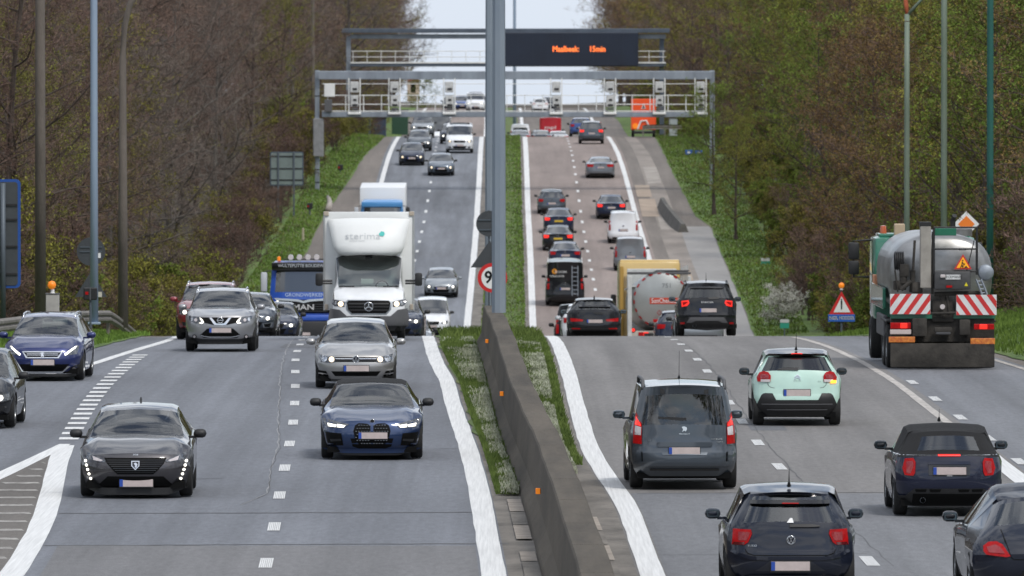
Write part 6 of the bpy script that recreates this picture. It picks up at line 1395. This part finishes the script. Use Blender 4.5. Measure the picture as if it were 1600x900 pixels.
MB().bbox(((X2(548)+X2(1040))/2, 0, Z2(101)), (X2(1040)-X2(548), 1.2, .30), .03).build('floor_beam', DKST, g2); MB().box(((X2(548)+X2(1040))/2, -.64, Z2(98)), (X2(1040)-X2(548), .06, .10)).build('kick_board', WHITEM, g2)
for y in (80, 89): MB().tube([(X2(549), -.6, Z2(y)), (X2(1040), -.6, Z2(y))], .03, 6).build('hand_rail', WHITEM, g2)
for k in range(23): x = X2(552+k*22); MB().tube([(x, -.6, Z2(99)), (x, -.6, Z2(79))], .026, 5).build('rail_post', WHITEM, g2)
z2 = zr(D2)-.4
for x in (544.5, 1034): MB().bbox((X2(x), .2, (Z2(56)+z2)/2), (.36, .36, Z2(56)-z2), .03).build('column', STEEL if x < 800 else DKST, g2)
vm = thing('message_board', 'dark blue electronic message board with orange text on the far gantry', 'message sign', (0, D2, 0))
NAVYB = mat('board_navy', (.010, .016, .032), .45, var=.2, scale=.6)
MB().bbox(((X2(786)+X2(997))/2, -1.0, (Z2(51)+Z2(103))/2), (X2(997)-X2(786), .5, Z2(51)-Z2(103)), .04).build('board', NAVYB, vm); 
for k in range(1, 9): MB().box((X2(786)+(X2(997)-X2(786))*k/9, -1.262, (Z2(51)+Z2(103))/2), (.025, .02, Z2(51)-Z2(103)-.1)).build('panel_joint', mat('board_joint', (.022, .03, .05), .5), vm)
ORT = mat('led_orange', (.6, .2, .05), .5, emit=(1, .24, .06), es=.75)
text_obj('Maalbeek:', .62, ORT, vm, (X2(884), -1.29, Z2(77)), sx=.84, bold=.016); text_obj('15min', .62, ORT, vm, (X2(933), -1.29, Z2(77)), sx=.84, bold=.016)
# ------------------------------------------------------------------ lamp masts and poles
def mast(label, xp, d, zb_, dia, h, m_, oct_=False, arm=None, cat='lamp post', group=None, base=True, taper=.6, X=None):
    x = px(xp, d) if X is None else X; t = thing('lamp_mast', label, cat, (x, d, zb_), R(11) if oct_ else 0, group)
    n = 8 if oct_ else 14; MB().tube([(0, 0, 0), (0, 0, h*.35), (0, 0, h*.7), (0, 0, h)], [dia/2, dia/2*(1-.13*(1-taper)/.4), dia/2*(1-.5*(1-taper)), dia/2*taper], n).build('pole', m_, t, False if oct_ else True)
    if base: MB().bbox((0, 0, .03), (dia*1.5, dia*1.5, .06), .01).build('base_plate', m_, t)
    s_ = arm if arm else 1
    a = MB().tube([(0, 0, h-.05), (s_*.5, 0, h+.5), (s_*1.6, 0, h+.85)], [.06, .05, .045], 8).build('arm', m_, t, True); MB().bbox((s_*2.0, 0, h+.86), (.9, .28, .16), .05).build('lamp_head', GREYPL, t, 40)
    return t
MASTM = mat('mast_steel', (.235, .285, .345), .5, metal=.35, c2=(.30, .34, .38), var=.12, scale=.7, stretch=(1, 1, .25)); CONCP = mat('pole_concrete', (.135, .115, .098), .95, var=.3, scale=2.2, bump=.5, bscale=25, stretch=(1, 1, .3))
MASTL = mat('mast_pale', (.27, .34, .43), .5, metal=.25, var=.10, scale=1, stretch=(1, 1, .3))
GRP1 = mat('pole_green_pale', (.13, .19, .13), .6, c2=(.20, .24, .19), var=.25, scale=1.5, stretch=(1, 1, .25)); GRP2 = mat('pole_green', (.012, .088, .070), .5, var=.25, scale=1.5, stretch=(1, 1, .25)); RUST = mat('rust', (.32, .075, .03), .8, var=.4, scale=6)
mast('big eight-sided steel mast standing on the end of the concrete barrier', 779.5, 227.6, zr(227.6)+1.03, .36, 14, MASTM, oct_=True, taper=.75, base=False)
mast('second steel mast in the median, half hidden behind the big one', 764.5, 300, zr(300), .30, 14, MASTM, oct_=True, taper=.75)
mast('pale blue-grey lamp post beside the left slip road', 147, 245, .10, .22, 13, MASTL, taper=.7)
def conc_pole(label, xp, d, zb_, h, bendtop):
    x = px(xp, d); t = thing('concrete_lamp_post', label, 'lamp post', (x, d, zb_)); p = [(0, 0, 0), (0, 0, h*.5), (0, 0, h*.9)]
    if bendtop: p += [(.05, 0, h), (.22, 0, h+.7), (.7, 0, h+1.3), (1.5, 0, h+1.6)]; r2 = [.15, .12, .095, .09, .085, .08, .07]
    else: p += [(0, 0, h)]; r2 = [.155, .14, .12, .115]
    MB().tube(p, r2, 14).build('pole', CONCP, t, True)
    if bendtop: MB().bbox((1.9, 0, h+1.6), (.9, .28, .16), .05).build('lamp_head', GREYPL, t, 40)
    else: MB().tube([(0, 0, h), (.4, 0, h+.6), (1.6, 0, h+.9)], .06, 8).build('arm', CONCP, t, True); MB().bbox((1.9, 0, h+.9), (.8, .28, .16), .05).build('lamp_head', GREYPL, t, 40)
conc_pole('thick brown concrete lamp post at the left, behind the white cabinet', 63, 255, pz(492, 255), 13, False)
conc_pole('slimmer concrete lamp post with curved top, right of the pale blue lamp post', 192, 262, pz(512, 262), pz(42, 262)-pz(512, 262), True)
for lb, xp, d, m_ in (('pale green lamp post with rusty top, leftmost of three by the green tanker', 1417, 304, GRP1), ('pale green lamp post, middle one of three by the green tanker', 1475, 280, GRP1), ('dark green lamp post, rightmost of three by the green tanker', 1547, 255, GRP2)):
    zb_ = zr(d)+.3; h = 13 if xp != 1417 else pz(22, d)-zb_
    t = mast(lb, xp, d, zb_, .20, h, m_, taper=.82)
    if xp == 1417: MB().tube([(0, 0, h-.25), (-.02, 0, h+.25), (-.10, 0, h+.9)], [.088, .075, .07], 10).build('rusty_top', RUST, t, True)
mast('distant brown lamp post rising behind the gantry end on the left', 489, 640, zr(640), .26, 18, CONCP)
mast('thin distant mast in the median seen through the gantries', 804, 860, zr(860), .34, 22, MASTL)
# ------------------------------------------------------------------ road signs
BACK = mat('sign_back', (.060, .066, .072), .6, metal=.3, var=.15, scale=3); BACKG = mat('sign_back_green', (.16, .20, .19), .6, var=.15, scale=2); POST = mat('post_grey', (.10, .12, .14), .55, metal=.4); BLUEF = mat('sign_blue_edge', (.012, .07, .30), .5)
SWH = mat('sign_white', (.72, .72, .71), .5); SRED = mat('sign_red', (.55, .015, .015), .45); SBLU = mat('sign_blue', (.015, .10, .42), .5)
d = 296.0; t = thing('speed_sign', 'round white speed limit sign with red ring behind the mast', 'road sign', (px(769.5, d), d, zr(d)))
MB().tube([(0, .05, 0), (0, .05, pz(330, d)-zr(d))], .04, 8).build('post', POST, t); zc_ = pz(434, d)-zr(d)
MB().lathe([(0, -.02), (.48, -.02), (.48, .02), (0, .02)], 32, 'y', (0, 0, zc_)).build('ring', SRED, t, 30); MB().lathe([(0, -.03), (.36, -.03), (.36, -.02)], 32, 'y', (0, 0, zc_)).build('disc', SWH, t, 30); text_obj('90', .56, BLK, t, (0.0, -.036, zc_-.0), bold=.012, sx=.95, name='numerals')
t = thing('sign_back', 'dark backs of a round and a triangular sign in the median, behind the mast', 'road sign', (px(764, d+2), d+2, zr(d)))
MB().lathe([(0, -.02), (.42, -.02), (.42, .02), (0, .02)], 28, 'y', (0, 0, pz(351, d)-zr(d))).build('round_plate', BACK, t, 30); za, zb_ = pz(385, d)-zr(d), pz(420, d)-zr(d); MB().prism([(-.60, zb_), (.62, zb_), (0.02, za+.15)], -.02, .02).build('triangle_plate', BACK, t)
for z in (.12, -.2): MB().box((0, -.04, pz(351, d)-zr(d)+z), (.7, .03, .04)).build('bracket', POST, t)
MB().tube([(0, .06, 0), (0, .06, pz(330, d)-zr(d))], .035, 8).build('post', POST, t)
d = 246.5; x = px(142, d); t = thing('sign_back', 'dark round sign back above a triangular one on the pale blue lamp post', 'road sign', (x, d, .1))
MB().lathe([(0, -.02), (.385, -.02), (.385, .02), (0, .02)], 28, 'y', (0, 0, pz(393, d)-.1)).build('round_plate', BACK, t, 30); za, zb_ = pz(424, d)-.1, pz(464, d)-.1; MB().prism([(-.43, zb_), (.43, zb_), (0, za)], -.02, .02).build('triangle_plate', BACK, t); MB().box((.22, -.03, pz(399, d)-.1), (.09, .01, .14)).build('sticker', SWH, t); MB().box((.24, -.03, pz(460, d)-.1), (.11, .01, .14)).build('sticker', mat('sticker_pale', (.5, .48, .4), .6), t)
for z in (393, 386): MB().box((0, -.035, pz(z, d)-.1), (.6, .02, .03)).build('bracket', POST, t)
MB().tube([(.05, .05, 0), (.05, .05, pz(372, d)-.1)], .03, 8).build('post', POST, t)
d = 240.0; t = thing('lamp_box', 'small black signal box on a thin post in front of the pale blue lamp post', 'signal', (px(141, d), d, .15)); MB().bbox((0, 0, pz(459, d)-.15), (.36, .12, .33), .03).build('box', BLK, t); MB().tube([(0, .03, 0), (0, .03, pz(452, d)-.15)], .03, 8).build('post', POST, t); MB().box((-.09, -.065, pz(458, d)-.15), (.08, .01, .08)).build('red_mark', REDL, t); MB().box((0, -.063, pz(459, d)-.15), (.03, .02, .33)).build('divider', GREYPL, t)
d = 236.0; zg = .35; xl, xr = px(-110, d), px(32, d); t = thing('direction_sign', 'tall dark back of a blue-edged direction sign cut off by the left edge', 'road sign', ((xl+xr)/2, d, zg)); z0, z1 = pz(450, d)-zg, pz(280, d)-zg; W_ = xr-xl
p_ = MB().prism(rrect(-W_/2, z0, W_/2, z1, .12), -.03, .03).build('edge', BLUEF, t); MB().prism(rrect(-W_/2+.07, z0+.07, W_/2-.07, z1-.07, .08), -.05, -.03).build('back_panel', BACK, t)
for z in (320, 343, 385, 428): MB().box((0, -.065, pz(z, d)-zg), (W_-.16, .04, .05)).build('rib', BLK, t)
for xx in (px(5, d)-(xl+xr)/2, -W_/2+.5): MB().tube([(xx, -.12, 0), (xx, -.12, z1-.1)], .07, 10).build('post', POST, t, True)
d = 238.0; t = thing('roadside_cabinet', 'pale cabinet with an orange beacon on top beside the thick concrete lamp post', 'cabinet', (px(82, d), d, pz(497, d))); MB().bbox((0, 0, .31), (.34, .3, .62), .015).build('body', mat('cabinet_pale', (.40, .38, .36), .6, var=.15, scale=4), t); MB().bbox((0, 0, .635), (.37, .33, .03), .008).build('lid', GREYPL, t)
MB().lathe([(0, .10), (.045, .10), (.05, .02), (.06, 0)], 12, 'z', (0, 0, .65)).build('beacon_base', SWH, t); MB().lathe([(0,-.115),(.08,-.085),(.115,0),(.08,.085),(0,.115)], 16, 'z', (-.02, 0, .86)).build('beacon_lamp', AMBER, t, True)
d = 563.0; zg = zr(d)+.1; t = thing('square_sign_back', 'square greenish sign back on two posts at the left wood edge', 'road sign', (px(448, d), d, zg)); zb_, zt = pz(290, d)-zg, pz(237, d)-zg
MB().prism(rrect(-1.03, zb_, 1.03, zt, .1), -.03, .03).build('frame', mat('sign_slate', (.055, .075, .10), .6), t); MB().prism(rrect(-.96, zb_+.07, .96, zt-.07, .06), -.045, -.03).build('panel', BACKG, t)
for z in (.35, 1.05, 1.8): MB().box((0, -.06, zb_+z), (1.95, .04, .07)).build('rib', BLK, t)
for x in (-.52, .44): MB().bbox((x, -.09, zt/2), (.11, .08, zt), .02).build('post', POST, t)
# guard rails
RAILM = mat('rail_zinc', (.18, .165, .145), .7, metal=.3, var=.3, scale=2.5)
def guard(label, pts, step=2.0):
    t = thing('guard_rail', label, 'guard rail', pts[0]); o = Vector(pts[0]); P_ = [Vector(p)-o for p in pts]
    pr = [(-.02,.34),(.05,.28),(.05,.22),(-.01,.17),(.05,.12),(.05,.06),(-.02,.0)]; mb = MB()
    for i, p in enumerate(P_):
        dd = (P_[min(i+1, len(P_)-1)]-P_[max(0, i-1)]).normalized(); nn = Vector((dd.y, -dd.x, 0)).normalized()
        if (o+p).x > 0: nn = -nn
        for a, z in pr: mb.v.append(tuple(p+nn*a+Vector((0, 0, .40+z))))
    m_ = len(pr)
    for i in range(len(P_)-1):
        for j in range(m_-1): mb.f.append((i*m_+j, i*m_+j+1, (i+1)*m_+j+1, (i+1)*m_+j))
    mb.build('rail', RAILM, t, 40)
    for p in P_[::2]: MB().box((p.x-.06, p.y, p.z+.3), (.1, .06, .8)).build('post', RAILM, t)
gp = []
for i in range(26):
    d = 178+i*3.6; u = lerpk([(178,.42),(215,.30),(240,.25),(258,.15),(268,.06)], d); a, b = WL(d)-.5, PL(d)+.12; gp.append((a+(b-a)*(1-u*1.1), d, zr(d)+bankL(1-u*1.1, d)-(.0 if d < 258 else (d-258)*.055)))
guard('grey crash barrier curving along the grass bank at the left', gp)
guard('short length of crash barrier by the orange trailer on the far hilltop', [(px(1006, 690), 690, zr(690)+.35), (px(1020, 690), 690.3, zr(690)+.38), (px(1040, 690), 690.5, zr(690)+.38), (px(1066, 690), 691, zr(690)+.38)])
t = thing('kerb_stub', 'curved end of a low barrier in the grass left of the far carriageway', 'barrier', (px(512, 572), 572, zr(572)+.1)); MB().tube([(0, 0, .75), (.12, -1, .6), (.2, -3, .35), (.15, -6, .05)], [.10, .14, .18, .2], 8).build('stub', CONC, t, True)
t = thing('barrier_stub', 'dark curved concrete barrier end on the far right shoulder', 'barrier', (px(1060, 550), 550, zr(550))); mb = MB(); P_ = [(-.55,25,.6),(-.5,19,.7),(-.3,12,.72),(-.05,5,.7),(.3,0,.5)]
for x, y, h in P_:
    zz = zr(550+y)-zr(550); mb.v += [(x-.32, y, zz), (x-.12, y, zz+h), (x+.12, y, zz+h), (x+.32, y, zz)]
for i in range(4):
    for j in range(3): o = 4*i+j; mb.f.append((o, o+1, o+5, o+4))
mb.f += [(0, 1, 2, 3), (16, 17, 18, 19)]; mb.build('concrete', mat('barrier_dark', (.105, .100, .090), .9, var=.3, scale=1.5), t, 30)
# right-hand signs
d = 300.0; zg = zr(d)+.1; t = thing('warning_sign', 'red-edged warning triangle with blue plate and orange beacon right of the crest', 'road sign', (px(1315, d), d, zg)); Z = lambda y: pz(y, d)-zg; s_ = d/FPX
MB().prism([((1295.5-1315)*s_, Z(491)), ((1335-1315)*s_, Z(491)), (0, Z(455))], -.02, .02).build('triangle', SRED, t); MB().prism([((1302.5-1315)*s_, Z(488)), ((1329-1315)*s_, Z(488)), (0, Z(463))], -.03, -.02).build('triangle_face', SWH, t)
MB().tube([(0, -.035, Z(483)), (0, -.035, Z(470))], [.02, .03], 6).tube([(0, -.035, Z(469)), (.0, -.035, Z(467))], .022, 6).build('symbol', BLK, t); MB().bbox((0, -.01, Z(497)), (42*s_, .03, Z(491.5)-Z(503)), .008).build('plate', SBLU, t); text_obj('INGR. MODDER', .15, SWH, t, (0, -.032, Z(497)), sx=.78, bold=.004)
MB().tube([(0, .05, -1.0), (0, .05, Z(448))], .035, 8).build('post', POST, t); MB().lathe([(0,-.10),(.07,-.075),(.10,0),(.07,.075),(0,.10)], 16, 'z', (0, 0, Z(446))).build('beacon_lamp', AMBER, t, True); MB().lathe([(.05, 0), (.045, .1), (0, .1)], 10, 'z', (0, 0, Z(453))).build('beacon_base', SWH, t)
d = 262.0; zg = zr(d)+.3; t = thing('diamond_sign', 'orange and white diamond sign behind the green tanker', 'road sign', (px(1510, d), d, zg)); s_ = d/FPX; zc_ = pz(350, d)-zg
MB().prism([(-20*s_, zc_), (0, zc_-20*s_), (20*s_, zc_), (0, zc_+20*s_)], -.02, .02).build('plate', SWH, t); MB().prism([(-13*s_, zc_), (0, zc_-13*s_), (13*s_, zc_), (0, zc_+13*s_)], -.03, -.02).build('diamond', mat('sign_orange', (.80, .20, .02), .5), t); MB().tube([(0, .04, 0), (0, .04, zc_)], .035, 8).build('post', POST, t)
for lb, xp, yt, yb, d, amb in (('small green and white marker plate on the grass near the crest', 1226, 499, 513, 428, False), ('small green and white marker plate beside the blossoming shrub', 1196, 403, 416, 512, True)):
    zg = zr(d)+.1; t = thing('marker_plate', lb, 'marker sign', (px(xp, d), d, zg)); zt, zb_ = pz(yt, d)-zg, pz(yb, d)-zg; w_ = 14*d/FPX
    MB().box((0, 0, (zt+zb_)/2-(zt-zb_)*.2), (w_, .03, (zt-zb_)*.6)).build('green_plate', mat('plate_green', (.02, .25, .17), .5), t); MB().box((0, 0, zt-(zt-zb_)*.18), (w_, .03, (zt-zb_)*.36)).build('white_plate', mat('plate_white', (.45, .46, .45), .6), t); MB().tube([(0, .04, 0), (0, .04, zt)], .03, 6).build('post', POST, t)
    if amb: MB().lathe([(0, -.1), (.08, 0), (0, .1)], 10, 'z', (-.05, -.04, zb_-.25)).build('amber_lamp', AMBER, t)
d = 640.0; t = thing('blue_sign', 'small blue lane sign among the leaves right of the far gantry', 'road sign', (px(1084, d), d, zr(d)+.2)); zg = zr(d)+.2
for x, y in ((-.35, 238), (.35, 239), (-.35, 250), (.32, 251)): MB().bbox((x, 0, pz(y, d)-zg), (.50, .04, .34), .02).build('panel', SBLU, t); MB().box((x, -.03, pz(y, d)-zg), (.2, .02, .14)).build('arrow', SWH, t)
MB().tube([(0, .06, 0), (0, .06, pz(234, d)-zg)], .04, 6).build('post', POST, t)
d = 700.0; t = thing('works_trailer', 'bright orange warning trailer with a white arrow beyond the gantry', 'trailer', (px(1005.5, d), d, zr(d)+.02)); ORG = mat('works_orange', (.85, .085, .012), .5); zt, zb_ = pz(155, d)-zr(d), pz(203, d)-zr(d)
MB().bbox((0, 0, (zt+zb_)/2), (1.9, .12, zt-zb_), .04).build('board', ORG, t); MB().prism([(-.18, zt-.75), (.18, zt-.75), (0, zt-.32)], -.10, -.06).build('triangle', SWH, t); MB().prism([(-.10, zt-.70), (.10, zt-.70), (0, zt-.45)], -.115, -.10).build('triangle_face', BLK, t)
MB().tube([(-.45, -.1, zb_+.05), (-.2, -.1, zb_+.65), (.2, -.1, zb_+.7), (.5, -.1, zb_+.1)], .07, 8).build('arrow', SWH, t); MB().lathe([(0, -.02), (.22, -.02), (.22, .03)], 14, 'y', (-.62, -.08, zb_+.28)).build('amber_lamp', AMBER, t)
MB().box((0, .8, .35), (1.5, 1.8, .2)).build('chassis', BLK, t); [add_wheel(t, s_*.8, .8, .32, .2) for s_ in (-1, 1)]
d = 694.0; t = thing('roadside_cabinet', 'pale box cabinet right of the orange trailer', 'cabinet', (px(1052, d), d, zr(d)+.2)); MB().bbox((0, 0, .65), (.62, .4, 1.3), .03).build('body', mat('cabinet_pale2', (.42, .45, .46), .6), t); MB().bbox((0, 0, 1.32), (.68, .46, .06), .02).build('lid', GREYPL, t)
for lb, xp, yb, d in (('small dark marker box on a post in the left grass, nearer one', 484, 335, 566), ('small dark marker box on a post in the left grass, farther one', 532, 273, 612)):
    zg = pz(yb+6, d); t = thing('marker_box', lb, 'marker', (px(xp, d), d, zg)); MB().bbox((0, 0, .75), (.36, .2, .38), .03).build('box', BLK, t); MB().tube([(0, .03, -.3), (0, .03, .6)], .04, 6).build('post', POST, t); MB().box((-.1, -.11, .75), (.1, .01, .1)).build('reflector', REDL, t)
d = 540.0; t = thing('marker_post', 'short cream marker post in the grass behind the blue lorry', 'marker', (px(473.5, d), d, zr(d)+.1)); MB().bbox((0, 0, .35), (.14, .12, .75), .04).build('post', mat('post_cream', (.38, .34, .24), .7), t)
# small house and far trees on the skyline
d = 1150.0; t = thing('far_house', 'small pale house far beyond the gantries on the left', 'house', (px(646, d), d, zr(d)+1)); MB().box((0, 0, 1.3), (1.5, 4, 2.6)).build('wall', mat('house_beige', (.50, .40, .32), .8), t); MB().prism([(-.9, 2.6), (.9, 2.6), (0, 3.3)], -2.2, 2.2).build('roof', mat('roof_red', (.22, .08, .05), .8), t); MB().box((0, -2.03, 1.7), (.6, .06, 1.0)).build('window', GLASSF, t)
put(green[1], 'far_tree', 'round dark green tree on the skyline left of the median', 'tree', None, (px(668, 1120), 1120, zr(1120)-5.8), .62, 1.0)
for xp, dd in ((535, 760), (560, 800), (595, 840)):
    t = thing('roadside_shelter', {535: 'dark blue roadside box under the gantry, leftmost', 560: 'dark blue roadside box under the gantry, with a white curved bracket', 595: 'green roadside box under the gantry'}[xp], 'cabinet', (px(xp+30, dd), dd, zr(dd)-.2)); MB().bbox((0, 0, 1.2), (1.5, 1.0, 2.4), .05).build('body', mat('box_%d' % xp, {535: (.03, .05, .09), 560: (.035, .05, .085), 595: (.02, .06, .035)}[xp], .5), t); MB().bbox((0, 0, 2.45), (1.7, 1.2, .1), .03).build('lid', BLK, t)

put(green[1], 'leafing_tree', 'low green leafy tree overhanging the right leg of the nearer gantry', 'tree', None, (px(1116, 566), 566, zr(566)+.1), .52, 2.0)
put(green[3], 'leafing_tree', 'low yellow-green tree just right of the nearer gantry leg', 'tree', None, (px(1150, 540), 540, zr(540)+.3), .45, 4.0)
